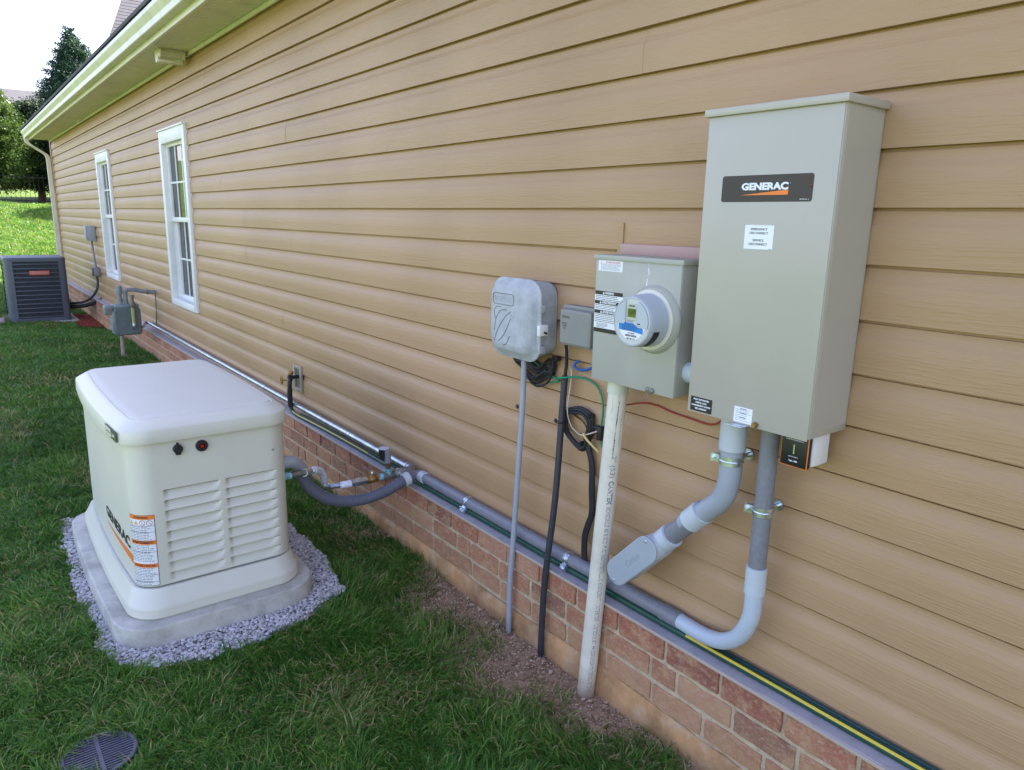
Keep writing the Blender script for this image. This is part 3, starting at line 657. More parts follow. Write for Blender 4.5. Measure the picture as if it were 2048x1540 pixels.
ld.loft([rr_loop(a0+.010, a1-.010, c0+.012, c1-.012, .078, .925, .018), rr_loop(a0+.010, a1-.010, c0+.012, c1-.012, .078, .906, .018), rr_loop(a0+.002, a1-.002, c0+.002, c1-.002, .085, .904, .022, zsag=.022), rr_loop(a0, a1, c0, c1, .088, .910, .022, zsag=.020), rr_loop(a0+.002, a1-.002, c0+.002, c1-.002, .088, .948, .022),
         rr_loop(a0+.0045, a1-.0045, c0+.0045, c1-.0045, .088, .9535, .022), rr_loop(a0+.009, a1-.009, c0+.009, c1-.009, .088, .9575, .021), rr_loop(a0+.034, a1-.032, c0+.038, c1-.034, .078, .9755, .018), rr_loop(a0+.046, a1-.042, c0+.051, c1-.048, .062, .9815, .016),
         rr_loop(a0+.051, a1-.047, c0+.057, c1-.053, .055, .9805, .016), rr_loop(a0+.053, a1-.049, c0+.068, c1-.055, .05, .9795, .016), rr_loop(a0+.054, a1-.05, c0+.074, c1-.056, .045, .9840, .016), rr_loop(a0+.075, a1-.07, c0+.10, c1-.08, .03, .9855, .012)], capb=True)
ld.build('lid', M['beige'], gen)
yf = by0-.001
pt = MB(); pt.cyl((-1.137, yf+.004, .868), (-1.137, yf-.02, .868), [(0, .0165), (.016, .0165), (.018, .014)], 24); pt.box(-1.146, -1.128, yf-.012, yf+.002, .846, .856, .002); pt.box(-1.1405, -1.1335, yf-.011, yf+.002, .883, .891, .001)
pt.build('port_cover', M['black'], gen)
bt = MB(); bt.cyl((-1.054, yf+.004, .865), (-1.054, yf-.03, .865), [(0, .0215), (.010, .0215), (.013, .019), (.013, .010), (.006, .009)], 28); bo = bt.build('switch_bezel', M['black'], gen)
MB().cyl((-1.054, yf, .865), (-1.054, yf-.02, .865), [(0, .0065), (.010, .0065), (.013, .005)], 20).build('red_button', M['red_btn'], bo)
MB().cyl((-.792, yf+.003, .803), (-.792, yf-.006, .803), [(0, .004), (.005, .004)], 12).build('screw', M['zinc'], gen)
# lettering on the long side (faces -X); surface x at a given y, z
def side_x(y, z):
    tp = .006*(z-.35)/.55; a = bx0+tp*.5; t = (y-(by0))/(by1-by0)
    return a-.020*max(0, 1-(2*t-1)**2)
def side_warp(yc, zc, yw, shear=0): return lambda u, v: (side_x(yc-u, zc+v)-.0012, yc-u, zc+v)
text('lettering', 'GENERAC', (0, 0, 0), .060, None, M['ink'], gen, width=.415, bold=.0020, warp=side_warp(3.024, .502, 0))
we = MB(); n_ = 16
ys_ = [3.25-(3.25-2.795)*i/n_ for i in range(n_+1)]
vt = []; 
for i, y in enumerate(ys_): vt.append((side_x(y, .45)-.0012, y, .450+.016*i/n_)); 
for i, y in enumerate(ys_): vt.append((side_x(y, .45)-.0012, y, .450-.016*i/n_))
we.add(vt, [(i, i+1, n_+2+i, n_+1+i) for i in range(n_)]); we.build('orange_wedge', M['orange'], gen)
# warning label wrapped round the corner: u = distance from the flat side towards the front
def corner_pt(u, z, off=.0012):
    r = .075; a0_ = bx0+.006*(z-.35)/.55*.5; yc = by0+.006*(z-.35)/.55*.3+r; xc = a0_+r; u -= .012
    if u < 0:
        return (side_x(yc-u, z)-off, yc-u, z)
    q = r*math.pi/2
    bl_ = .020*max(0, 1-(2*(r/(by1-by0))-1)**2)
    if u < q:
        a = u/r; b2 = bl_*math.cos(a)**4; return (xc-(r+off)*math.cos(a)-b2*max(0, 1-a), yc-(r+off)*math.sin(a), z)
    return (xc+(u-q), yc-r-off, z)
def wrap_sheet(u0, u1, z0, z1, m, name, off=.0010, n=14):
    mb = MB(); mb.loft([[corner_pt(u0+(u1-u0)*i/n, z, off) for i in range(n+1)] for z in (z0, z1)], closed=False); return mb.build(name, m, gen)
U0, U1, LZ0, LZ1 = .022, .120, .357, .634
wrap_sheet(U0, U1, LZ0, LZ1, M['ink'], 'label_border', .0008); wrap_sheet(U0+.002, U1-.002, LZ0+.002, LZ1-.002, M['label_white'], 'warning_label', .0012)
for zt, s_ in ((.633, 'WARNING'), (.536, 'AVERTISSEMENT'), (.445, 'ADVERTENCIA')):
    wrap_sheet(U0+.001, U1-.001, zt-.016, zt, M['orange'], 'orange_band', .0016)
    text('lettering', s_, (0, 0, 0), .012, None, M['ink'], gen, width=.055 if len(s_) < 9 else .08, bold=.0003, warp=(lambda zc: lambda u, v: corner_pt(.071+u, zc+v, .0021))(zt-.008))
fp = MB(); rw = random.Random(2)
for zt, zb in ((.588, .526), (.516, .450), (.425, .362)):
    z = zt
    while z > zb:
        u = U0+.006; e_ = U1-.008-rw.uniform(0, .02)
        while u < e_:
            L = min(rw.uniform(.004, .014), e_-u); fp.add([corner_pt(uu, q, .0018) for q in (z, z+.0018) for uu in (u, u+L/2, u+L)], [(0, 1, 4, 3), (1, 2, 5, 4)]); u += L+.002
        z -= .0062
for z in (.592, .568, .49, .40, .372): fp.add([corner_pt(U0+.002+i*.0094, q, .0018) for q in (z, z+.0013) for i in range(11)], [(i, i+1, 12+i, 11+i) for i in range(10)])
fp.build('fine_print', M['ink'], gen)
for uc, mm, ring in ((.034, M['yellow'], 0), (.054, M['yellow'], 0), (.078, M['red'], 1), (.102, M['red'], 1)):
    q = MB()
    if ring:
        q.add([corner_pt(uc+r_*math.cos(a), .605+r_*math.sin(a), .002) for a in [i*math.pi/8 for i in range(16)] for r_ in (.009, .0105)], [(2*i, 2*i+1, (2*i+3) % 32, (2*i+2) % 32) for i in range(16)])
        q.add([corner_pt(uc-.007, .611, .002), corner_pt(uc-.006, .612, .002), corner_pt(uc+.007, .599, .002), corner_pt(uc+.006, .598, .002)], [(0, 1, 2, 3)])
    else: q.add([corner_pt(uc-.009, .597, .002), corner_pt(uc+.009, .597, .002), corner_pt(uc, .613, .002)], [(0, 1, 2)])
    q.build('warning_symbol', mm, gen)
# badge on the lid side
bx = a0-.012
def lidside(y, z): t = (y-c0)/(c1-c0); return a0-.022*max(0, 1-(2*t-1)**2)
def badge(y0_, y1_, z0, z1, m, nm, off):
    mb = MB(); n = 6; mb.loft([[(lidside(y0_+(y1_-y0_)*i/n, z)-off, y0_+(y1_-y0_)*i/n, z) for i in range(n+1)] for z in (z0, z1)], closed=False); return mb.build(nm, m, gen)
badge(2.925, 2.765, .9085, .9475, M['green_dark'], 'badge', .003); badge(2.920, 2.835, .912, .944, M['beige'], 'badge_panel', .004)
text('lettering', 'Guardian', (0, 0, 0), .018, None, M['green_dark'], gen, width=.07, shear=.2, warp=lambda u, v: (lidside(2.878-u, .928)-.005, 2.878-u, .928+v))
text('lettering', '22kW', (0, 0, 0), .017, None, M['letter_white'], gen, width=.042, bold=.0004, warp=lambda u, v: (lidside(2.800-u, .928)-.005, 2.800-u, .928+v))

# ------------------------------------------------------------------ big grey switch enclosure
ts = empty('transfer_switch', (-.085, 1.04, 1.21), 'tall grey steel transfer switch enclosure with dark brand plate and labels', 'electrical box')
XF = -.170
MB().box(XF, -.002, .860, 1.216, 1.213, 1.962, .0035).build('enclosure', M['steel_grey'], ts)
mb = MB(); mb.box(XF-.0022, XF-.0002, .8625, 1.2135, 1.209, 1.958, .001); mb.build('front_cover', M['steel_grey'], ts)
MB().box(XF-.010, -.001, .852, 1.224, 1.9585, 1.9765, .0025).build('rain_hood', M['steel_grey'], ts)
MB().box(-.160, -.012, .8592, .8600, 1.23, 1.95).build('side_seam', M['steel_grey'], ts)
XL = XF-.0022
def plate(name, yl, yr, zb, zt, m, parent, r=.006, x=XL, t=.0008):
    vs = []; 
    for cy, cz, a in ((yr+r, zt-r, 0), (yl-r, zt-r, 1), (yl-r, zb+r, 2), (yr+r, zb+r, 3)):
        for i in range(5):
            an = math.pi/2*(a+i/4); vs.append((cy-r*math.cos(an), cz+r*math.sin(an)))
    n = len(vs); mb = MB(); mb.add([(x-t, y, z) for y, z in vs]+[(x, y, z) for y, z in vs], [list(range(n))[::-1]]+[(i, (i+1) % n, n+(i+1) % n, n+i) for i in range(n)]); return mb.build(name, m, parent)
bp = plate('brand_plate', 1.159, .916, 1.755, 1.8165, M['label_brown'], ts, .006)
st = MB(); rr_ = random.Random(1)
for i in range(14):
    a = .918+i*.0035; st.add([(XL-.0010, a, 1.8155-i*.0002), (XL-.0010, a+.0006, 1.8155-i*.0002), (XL-.0010, max(.917, a-.045)+.0006, 1.785), (XL-.0010, max(.917, a-.045), 1.785)], [(0, 1, 2, 3)])
st.build('pinstripes', plain('brown_stripe', (.10, .04, .025), .4), ts)
text('lettering', 'GENERAC', (XL-.001, 1.0395, 1.7895), .0215, WALLX, M['letter_white'], ts, width=.125, bold=.0011)
text('lettering', 'o', (XL-.001, .972, 1.7965), .004, WALLX, M['letter_white'], ts)
text('lettering', '0K1095 Rev. A', (XL-.001, .934, 1.7600), .0038, WALLX, M['letter_white'], ts)
MB().add([(XL-.0012, 1.103, 1.7705), (XL-.0012, .976, 1.7705), (XL-.0012, .976, 1.7820)], [(0, 1, 2)]).build('orange_wedge', M['orange'], ts)
plate('disconnect_label', 1.082, 1.003, 1.644, 1.702, M['label_white'], ts, .001)
for i, s_ in enumerate(('EMERGENCY', 'DISCONNECT', 'SERVICE', 'DISCONNECT')):
    text('lettering', s_, (XL-.001, 1.043, (1.6915, 1.6825, 1.6655, 1.6565)[i]), .0078, WALLX, M['ink'], ts, width=(.045, .050, .030, .050)[i])
MB().box(XL-.0011, XL-.0008, 1.0045, 1.014, 1.6455, 1.6465).box(XL-.0011, XL-.0008, 1.0035, 1.0815, 1.7012, 1.7016).box(XL-.0011, XL-.0008, 1.0035, 1.0815, 1.6444, 1.6448).build('fine_print', M['ink_grey'], ts)
plate('load_label', 1.204, 1.135, 1.2135, 1.252, M['label_black'], ts, .002)
for i, s_ in enumerate(('FULLY AUTOMATED', 'DIGITAL LOAD', 'MANAGEMENT SYSTEM', 'NEC COMPLIANT')):
    text('lettering', s_, (XL-.001, 1.1695, 1.2455-i*.0082), .0056, WALLX, M['letter_white'], ts, width=(.050, .036, .060, .037)[i], bold=.00025)
plate('caution_label', 1.066, 1.013, 1.214, 1.2535, M['label_white'], ts, .0008)
fpm = MB(); fine_print(fpm, XL-.0008, 1.062, 1.017, 1.217, 1.249, 7, h=.2)
for z in (1.2495, 1.2385, 1.2275): fpm.box(XL-.0010, XL-.0008, 1.030, 1.049, z-.0011, z+.0011)
fpm.build('fine_print', M['ink_grey'], ts)
MB().box(XL-.030, XL, 1.020, 1.070, 1.2085, 1.2105, .0008).build('hasp', M['zinc'], ts)
MB().cyl((XL, 1.000, 1.2185), (XL-.02, 1.000, 1.2185), [(0, .006), (.004, .006), (.004, .0075), (.007, .0075), (.012, .006), (.012, .0)], 16).build('bolt', M['brass'], ts)
# surge protector under it
sp = empty('surge_protector', (-.09, .915, 1.20), 'small black and white surge protector with orange rim under the big grey box', 'surge protector')
MB().box(-.105, -.035, .878, .955, 1.127, 1.2085, .006).build('housing', M['white'], sp)
MB().box(-.1215, -.1055, .882, .956, 1.122, 1.2085, .007, seg=3).build('rim', M['label_black'], sp); MB().box(-.1235, -.1217, .8825, .9555, 1.1225, 1.2085, .0008).build('orange_line', M['orange'], sp)
MB().box(-.1255, -.1237, .8847, .9533, 1.1250, 1.2083, .0007).build('face', M['label_black'], sp)
sx = -.1257
text('lettering', 'Surge Protective Device', (sx, .919, 1.192), .0052, WALLX, M['letter_white'], sp, width=.046)
text('lettering', 'ACTIVE DISPLAY', (sx, .919, 1.1485), .0035, WALLX, M['letter_white'], sp, width=.026)
text('lettering', 'Type 1 SPD', (sx, .919, 1.138), .0052, WALLX, M['letter_white'], sp, width=.023, bold=.0002)
MB().box(sx-.0006, sx, .9175, .9205, 1.156, 1.180).build('indicator', M['zinc'], sp)

# ------------------------------------------------------------------ meter enclosure and meter
me_ = empty('meter_enclosure', (-.07, 1.465, 1.217), 'grey steel meter enclosure left of the tall box with warning stickers', 'electrical box')
XM = -.132
MB().box(XM+.0015, -.021, 1.296, 1.634, 1.219, 1.600, .003).build('enclosure', M['meter_grey'], me_)
MB().box(XM-.0005, XM+.0012, 1.298, 1.632, 1.217, 1.590, .0006).build('front_cover', M['meter_grey'], me_)
MB().box(XM-.005, -.021, 1.291, 1.639, 1.590, 1.604, .0015).build('rain_hood', M['meter_grey'], me_)
XM -= .0006
plate('sticker', 1.6215, 1.520, 1.556, 1.588, M['label_white'], me_, .001, XM)
f1 = MB(); fine_print(f1, XM-.0008, 1.605, 1.525, 1.5585, 1.577, 6); f1.build('fine_print', M['ink_grey'], me_)
pk = plain('pink_ink', (.55, .08, .14), .5)
MB().box(XM-.0011, XM-.0008, 1.522, 1.6185, 1.5780, 1.5785).box(XM-.0011, XM-.0008, 1.6085, 1.6095, 1.557, 1.587).build('pink_rule', pk, me_)
text('lettering', 'DANGER', (XM-.0009, 1.560, 1.5825), .008, WALLX, pk, me_, width=.06)
plate('sticker', 1.631, 1.512, 1.3670, 1.4950, M['label_white'], me_, .004, XM)
for zt, zb, s_ in ((1.4950, 1.4835, 'WARNING'), (1.4655, 1.4545, 'AVERTISSEMENT'), (1.4365, 1.4255, 'ADVERTENCIA'), (1.3805, 1.3675, '')):
    plate('black_band', 1.630, 1.513, zb, zt, M['label_black'], me_, .002, XM-.0006)
    if s_:
        text('lettering', s_, (XM-.0016, 1.568, (zt+zb)/2), .0095, WALLX, M['letter_white'], me_, width=.004*len(s_)+.010, bold=.0003)
        yt = 1.568+(.004*len(s_)+.010)/2+.006
        MB().add([(XM-.0016, yt+.004, zb+.002), (XM-.0016, yt-.004, zb+.002), (XM-.0016, yt, zt-.001)], [(0, 1, 2)]).build('warning_symbol', M['letter_white'], me_)
f2 = MB(); fine_print(f2, XM-.0009, 1.628, 1.516, 1.4665, 1.4825, 3); fine_print(f2, XM-.0009, 1.628, 1.52, 1.4385, 1.4535, 3); fine_print(f2, XM-.0009, 1.628, 1.52, 1.398, 1.4245, 5); fine_print(f2, XM-.0009, 1.62, 1.57, 1.382, 1.397, 4); f2.build('fine_print', M['ink'], me_)
hs = MB(); hs.box(XM-.004, XM, 1.375, 1.402, 1.217, 1.232, .002); hs.cyl((XM, 1.376, 1.2245), (XM-.012, 1.376, 1.2245), [(0, .0075), (.007, .0075), (.009, .004)], 14)
hs.tube([(XM-.006+.003*math.cos(a), 1.394+.006*math.sin(a), 1.205+.009*math.cos(a)) for a in [i*math.pi/8 for i in range(16)]], .0012, 6, closed=True); hs.build('hasp', M['iron'], me_)
dr = MB(); rd = random.Random(4)
def drip(mb, y, z0, z1, w0):
    z = z0
    while z > z1:
        L = rd.uniform(.003, .012); ww = w0*rd.uniform(.3, 1.2); yy = y+rd.uniform(-.0012, .0012); mb.box(XM-.0008, XM+.0002, yy-ww, yy+ww, z-L, z); z -= L*rd.uniform(.9, 1.25)
drip(dr, 1.418, 1.600, 1.558, .0012); drip(dr, 1.4165, 1.575, 1.566, .002)
drip(dr, 1.420, 1.545, 1.530, .0016); drip(dr, 1.4225, 1.534, 1.520, .0013); drip(dr, 1.4285, 1.52, 1.512, .0022)
dr.build('white_splatter', M['letter_white'], me_)
mt = empty('electric_meter', (XM, 1.388, 1.432), 'round digital electric meter with blue sticker and small screen', 'meter')
cy_, cz_ = 1.388, 1.432
MB().cyl((XM, cy_, cz_), (-1, cy_, cz_), [(0, .0985), (.003, .0975), (.009, .093), (.012, .0905), (.012, .0900)], 56).build('socket_ring', M['meter_grey'], mt)
MB().cyl((XM-.0121, cy_, cz_), (-1, cy_, cz_), [(0, .0860), (.008, .0860), (.009, .0840), (.0095, .076)], 56).build('base_flange', M['beige'], mt)
cm = mat('meter_cover_plastic', (.46, .50, .54), .38, var=.02)
MB().cyl((XM-.016, cy_, cz_), (-1, cy_, cz_), [(0, .0765), (.060, .0722), (.070, .0712), (.0755, .0690), (.0765, .066), (.0735, .0645)], 64).build('cover', cm, mt)
xf = XM-.016-.0736
def disc(name, x, poly, m, parent, t=.0006):
    n = len(poly); mb = MB(); mb.add([(x-t, cy_-a, cz_+b) for a, b in poly]+[(x, cy_-a, cz_+b) for a, b in poly], [list(range(n))]+[(i, (i+1) % n, n+(i+1) % n, n+i) for i in range(n)]); return mb.build(name, m, parent)
circ = lambda r, a0=0, a1=360, n=40: [(r*math.cos(R(a0+(a1-a0)*i/n)), r*math.sin(R(a0+(a1-a0)*i/n))) for i in range(n+1 if a1-a0 < 360 else n)]
face = plain('meter_face', (.56, .57, .54), .45)
disc('face', xf, circ(.0648), face, mt, .001)
xf -= .001
disc('lower_panel', xf, circ(.052, 190, 350), M['letter_white'], mt)
disc('blue_sticker', xf-.0007, [(-.048, -.006), (-.036, -.004), (.006, -.004), (.012, -.010), (.038, -.012), (.044, -.018), (.043, -.031), (.0, -.027), (-.046, -.026)], M['blue_label'], mt)
disc('left_shutter', xf, [(-.060, -.008)]+[(.0625*math.cos(R(a)), .0625*math.sin(R(a))) for a in range(172, 110, -6)]+[(-.0225, .045), (-.0225, -.002), (-.026, -.008)], cm, mt, .004)
disc('right_shutter', xf, [(.019, .045)]+[(.0625*math.cos(R(a)), .0625*math.sin(R(a))) for a in range(66, -13, -6)]+[(.028, -.014), (.019, -.006)], cm, mt, .004)
disc('screen_bezel', xf, [(-.019, .005), (.0165, .005), (.0165, .042), (.010, .050), (-.012, .050), (-.019, .042)], plain('bezel_cream', (.50, .52, .40), .5), mt, .002)
disc('screen', xf-.002, [(-.0145, .0125), (.0150, .0125), (.0150, .0365), (-.0145, .0365)], M['lcd'], mt, .0008)
text('lettering', '1L05', (xf-.0030, cy_-.003, cz_+.0275), .0165, WALLX, M['lcdi'], mt, width=.024)
text('lettering', 'UEE SET', (xf-.0022, cy_-.0, cz_+.0435), .0062, WALLX, M['ink'], mt, width=.022, bold=.0002)
f3 = MB(); fine_print(f3, xf-.0002, cy_+.017, cy_-.014, cz_-.003, cz_+.004, 3); fine_print(f3, xf-.0015, cy_+.034, cy_-.03, cz_-.027, cz_-.007, 6, h=.3); f3.build('fine_print', M['ink'], mt)
for i in range(26):
    pass
bc = MB(); yb = cy_+.022; rr_ = random.Random(8)
while yb > cy_-.022: L = rr_.uniform(.0005, .0018); bc.box(xf-.0009, xf-.0006, yb-L, yb, cz_-.0425, cz_-.0370); yb -= L+rr_.uniform(.0005, .0012)
bc.build('barcode', M['ink'], mt)
text('lettering', 'LEF 40828', (xf-.0008, cy_, cz_-.0330), .0055, WALLX, M['ink'], mt, width=.024)
text('lettering', '701 403 117', (xf-.0008, cy_, cz_-.0487), .0068, WALLX, M['ink'], mt, width=.031, bold=.0001)
eye = MB()
for a in (.028, .0335): eye.cyl((xf-.004, cy_-a, cz_-.0035), (-1, cy_-a, cz_-.0035), [(0, .0018), (.0015, .0018)], 12)
eye.build('optical_port', M['ink'], mt)
gp_ = MB(); gl_ = [(-.0, 0)]
rrr = lambda t: .0765-.0043*t/.060
for i in range(9):
    a = R(-60+i*5)
pts0 = [(XM-.016-t, cy_-(rrr(t)+.0008)*math.cos(a), cz_+(rrr(t)+.0008)*math.sin(a)) for t in (.036, .059) for a in [R(-72+i*6) for i in range(10)]]
gp_.add(pts0, [(i, i+1, 11+i, 10+i) for i in range(9)]); gp_.build('side_window', M['black'], mt)

# ------------------------------------------------------------------ small boxes
nb = empty('utility_box', (-.05, 2.08, 1.22), 'rounded weathered grey utility box with embossed lid on the siding', 'utility box')
def rrYZ(x, y0, y1, z0, z1, r, n=7):
    o = []
    for cy, cz, a in ((y1-r, z1-r, 0), (y0+r, z1-r, 1), (y0+r, z0+r, 2), (y1-r, z0+r, 3)):
        for i in range(n): an = math.pi/2*(a+i/(n-1)); o.append((x, cy+r*math.cos(an), cz+r*math.sin(an)))
    return o
l_ = MB(); Y0_, Y1_, Zb, Zt = 1.938, 2.222, 1.203, 1.497
l_.loft([rrYZ(-.002, Y0_+.020, Y1_-.012, Zb+.016, Zt-.012, .055), rrYZ(-.070, Y0_+.013, Y1_-.010, Zb+.010, Zt-.010, .058), rrYZ(-.087, Y0_+.012, Y1_-.008, Zb+.008, Zt-.008, .058)], capa=True, capb=True); l_.build('back_box', M['nid'], nb)
l_ = MB(); l_.loft([rrYZ(-.0875, Y0_, Y1_, Zb, Zt, .062), rrYZ(-.0940, Y0_, Y1_, Zb, Zt, .062), rrYZ(-.097, Y0_+.004, Y1_-.004, Zb+.004, Zt-.004, .06), rrYZ(-.100, Y0_+.012, Y1_-.012, Zb+.014, Zt-.010, .055), rrYZ(-.115, Y0_+.020, Y1_-.018, Zb+.026, Zt-.020, .052), rrYZ(-.122, Y0_+.030, Y1_-.026, Zb+.036, Zt-.032, .046), rrYZ(-.125, Y0_+.05, Y1_-.045, Zb+.055, Zt-.055, .035)], capa=True, capb=True)
lid = l_.build('cover', M['nid'], nb)
em = MB(); xl = -.1255
em.tube([(xl, y, z) for _, y, z in rrYZ(0, 2.055, 2.178, 1.400, 1.440, .010, 4)], .0012, 6, closed=True)
for P_ in ([(2.165, 1.345), (2.170, 1.375), (2.155, 1.390), (2.130, 1.390)], [(2.168, 1.300), (2.160, 1.345), (2.130, 1.378), (2.095, 1.382)], [(2.168, 1.262), (2.145, 1.310), (2.105, 1.355), (2.072, 1.378)], [(2.145, 1.262), (2.115, 1.285), (2.090, 1.320), (2.072, 1.352)], [(2.115, 1.252), (2.095, 1.258), (2.075, 1.290)]):
    em.tube(spline([(xl, y, z) for y, z in P_], 5), .0013, 6)
em.build('embossed_lines', mat('dark_groove', (.16, .17, .18), .7), lid)
text('lettering', 'KEPTEL', (xl+.0002, 2.117, 1.4195), .026, WALLX, mat('worn_emboss', (.36, .38, .40), .7), lid, width=.10)
lt = MB(); lt.box(-.108, -.066, Y0_-.012, Y0_+.004, 1.305, 1.345, .004); lt.build('latch', M['white'], nb)
MB().cyl((-.085, Y0_-.012, 1.318), (-.085, Y0_-.03, 1.316), [(0, .004), (.012, .004)], 10).build('padlock_pin', M['black'], nb)
for z in (1.40, 1.255): MB().box(-.099, -.070, Y0_-.003, Y0_+.010, z-.014, z+.014, .002).build('hinge_tab', M['nid'], nb)
nt_ = empty('network_box', (-.035, 1.80, 1.29), 'small plain taupe grey plastic box between the utility box and meter enclosure', 'utility box')
l_ = MB(); l_.loft([rrYZ(-.004, 1.706, 1.874, 1.284, 1.420, .006, 3), rrYZ(-.045, 1.704, 1.876, 1.282, 1.422, .006, 3), rrYZ(-.046, 1.712, 1.868, 1.288, 1.413, .006, 3), rrYZ(-.066, 1.714, 1.866, 1.290, 1.408, .006, 3), rrYZ(-.070, 1.722, 1.860, 1.296, 1.401, .006, 3)], capa=True, capb=True); l_.build('housing', M['netbox'], nt_)
dg = plain('dark_emboss', (.12, .12, .11), .6)
text('lettering', 'zhone', (-.0705, 1.835, 1.385), .017, WALLX, dg, nt_, width=.04, shear=.25)
f4 = MB()
for i in range(3): fine_print(f4, -.0704, 1.852-.004*i, 1.826+.002*i, 1.358-.008*i, 1.365-.008*i, 1, h=.8)
f4.build('fine_print', dg, nt_)
for (y, z) in ((1.742, 1.436), (1.742, 1.275)): 
    br = MB().box(-.010, -.001, y-.016, y+.014, z-.014, z+.014, .001).build('bracket', M['iron'], nt_); MB().cyl((-.010, y, z), (-.02, y, z), [(0, .005), (.003, .005)], 8).build('screw', M['black'], br)

# ------------------------------------------------------------------ risers and white pipe
MB().tube(spline([(-.062, 2.066, 1.212), (-.064, 2.067, 1.0), (-.090, 2.068, .52), (-.102, 2.070, .30), (-.104, 2.070, .02)], 6), .0108, 16).build('conduit_riser', M['pvc_mid'], label='thin grey conduit rising from the soil into the rounded utility box', cat='conduit')
rs = empty('cable_riser', (-.1, 1.86, .1), 'thin black conduit with a cable rising from the soil left of the white pipe', 'conduit')
MB().tube(spline([(-.030, 1.872, 1.168), (-.040, 1.868, 1.05), (-.070, 1.855, .72), (-.098, 1.866, .38), (-.104, 1.870, .02)], 6), .0118, 16).build('pipe', M['riser_black'], rs)
MB().tube(spline([(-.040, 1.862, 1.292), (-.030, 1.866, 1.22), (-.030, 1.872, 1.165)], 6), .0062, 12).build('cable', M['black_cable'], rs)
MB().tube([(-.052+.016*math.cos(a), 1.866+.016*math.sin(a), 1.002) for a in [i*math.pi/8 for i in range(16)]], .0022, 6, closed=True).build('zip_tie', M['black'], rs)
wp = empty('service_pipe', (-.115, 1.60, .05), 'thick white plastic pipe with printed lettering from the soil to the meter enclosure', 'pipe')
PW0, PW1 = Vector((-.084, 1.558, 1.200)), Vector((-.118, 1.608, .02)); RW = .0302
axis = (PW1-PW0); LW = axis.length; ax = axis.normalized()
MB().cyl(PW0, PW1, [(0, RW), (LW, RW)], 40).build('pipe', M['white_pipe'], wp)
MB().cyl(PW0+Vector((0, 0, .018)), PW1, [(0, .0335), (.042, .0335), (.043, RW)], 40).build('coupling', mat('cream_fitting', (.60, .62, .50), .45), wp)
vdir = (Vector((-1.711, 0, 1.70))-Vector((-.1, 1.58, .7))); vdir = (vdir-ax*vdir.dot(ax)).normalized(); sdir = ax.cross(vdir)
if sdir.dot(rt) < 0: sdir = -sdir
def pipe_pt(t, s_, off=.0004):
    a = s_/RW; return PW0+ax*t+(vdir*math.cos(a)+sdir*math.sin(a))*(RW+off)
def pipe_text(s_, t0, size, width, m, bold=0, off=.018):
    text('lettering', s_, (0, 0, 0), size, None, m, wp, width=width, bold=bold, warp=lambda u, v: pipe_pt(t0+width/2+u, off*1.0+v*1.0-.018+.010))
pi_ = plain('pipe_ink', (.20, .22, .25), .6)
pipe_text('2" (53)', .225, .023, .075, pi_); pipe_text('CANTEX', .310, .023, .082, pi_, .0009); pipe_text('SCHEDULE 40 RIGID PVC NONMETALLIC CONDUIT', .400, .0215, .34, pi_)
pipe_text('INTERTEK   LISTED 3107144 CONFORMS TO UL STD 651', .755, .0215, .345, pi_)
sm = MB(); rs_ = random.Random(12)
def streak(mb, t0, t1, s0, wmax):
    t = t0; s_ = s0
    while t < t1:
        L = rs_.uniform(.004, .02); w0 = wmax*rs_.uniform(.15, 1); s2 = s_+rs_.uniform(-.0012, .0012); mb.add([pipe_pt(t, s_-w0), pipe_pt(t, s_+w0), pipe_pt(t+L, s2+w0*.5), pipe_pt(t+L, s2-w0*.5)], [(0, 1, 2, 3)]); s_ = s2; t += L*rs_.uniform(.9, 1.2)
streak(sm, .045, .225, .008, .0016); streak(sm, .06, .22, .0088, .001); streak(sm, .02, .05, .006, .001); streak(sm, .035, .075, -.014, .0006); streak(sm, .10, .19, .022, .0006)
sm.build('black_stain', plain('dark_residue', (.04, .04, .04), .8), wp)

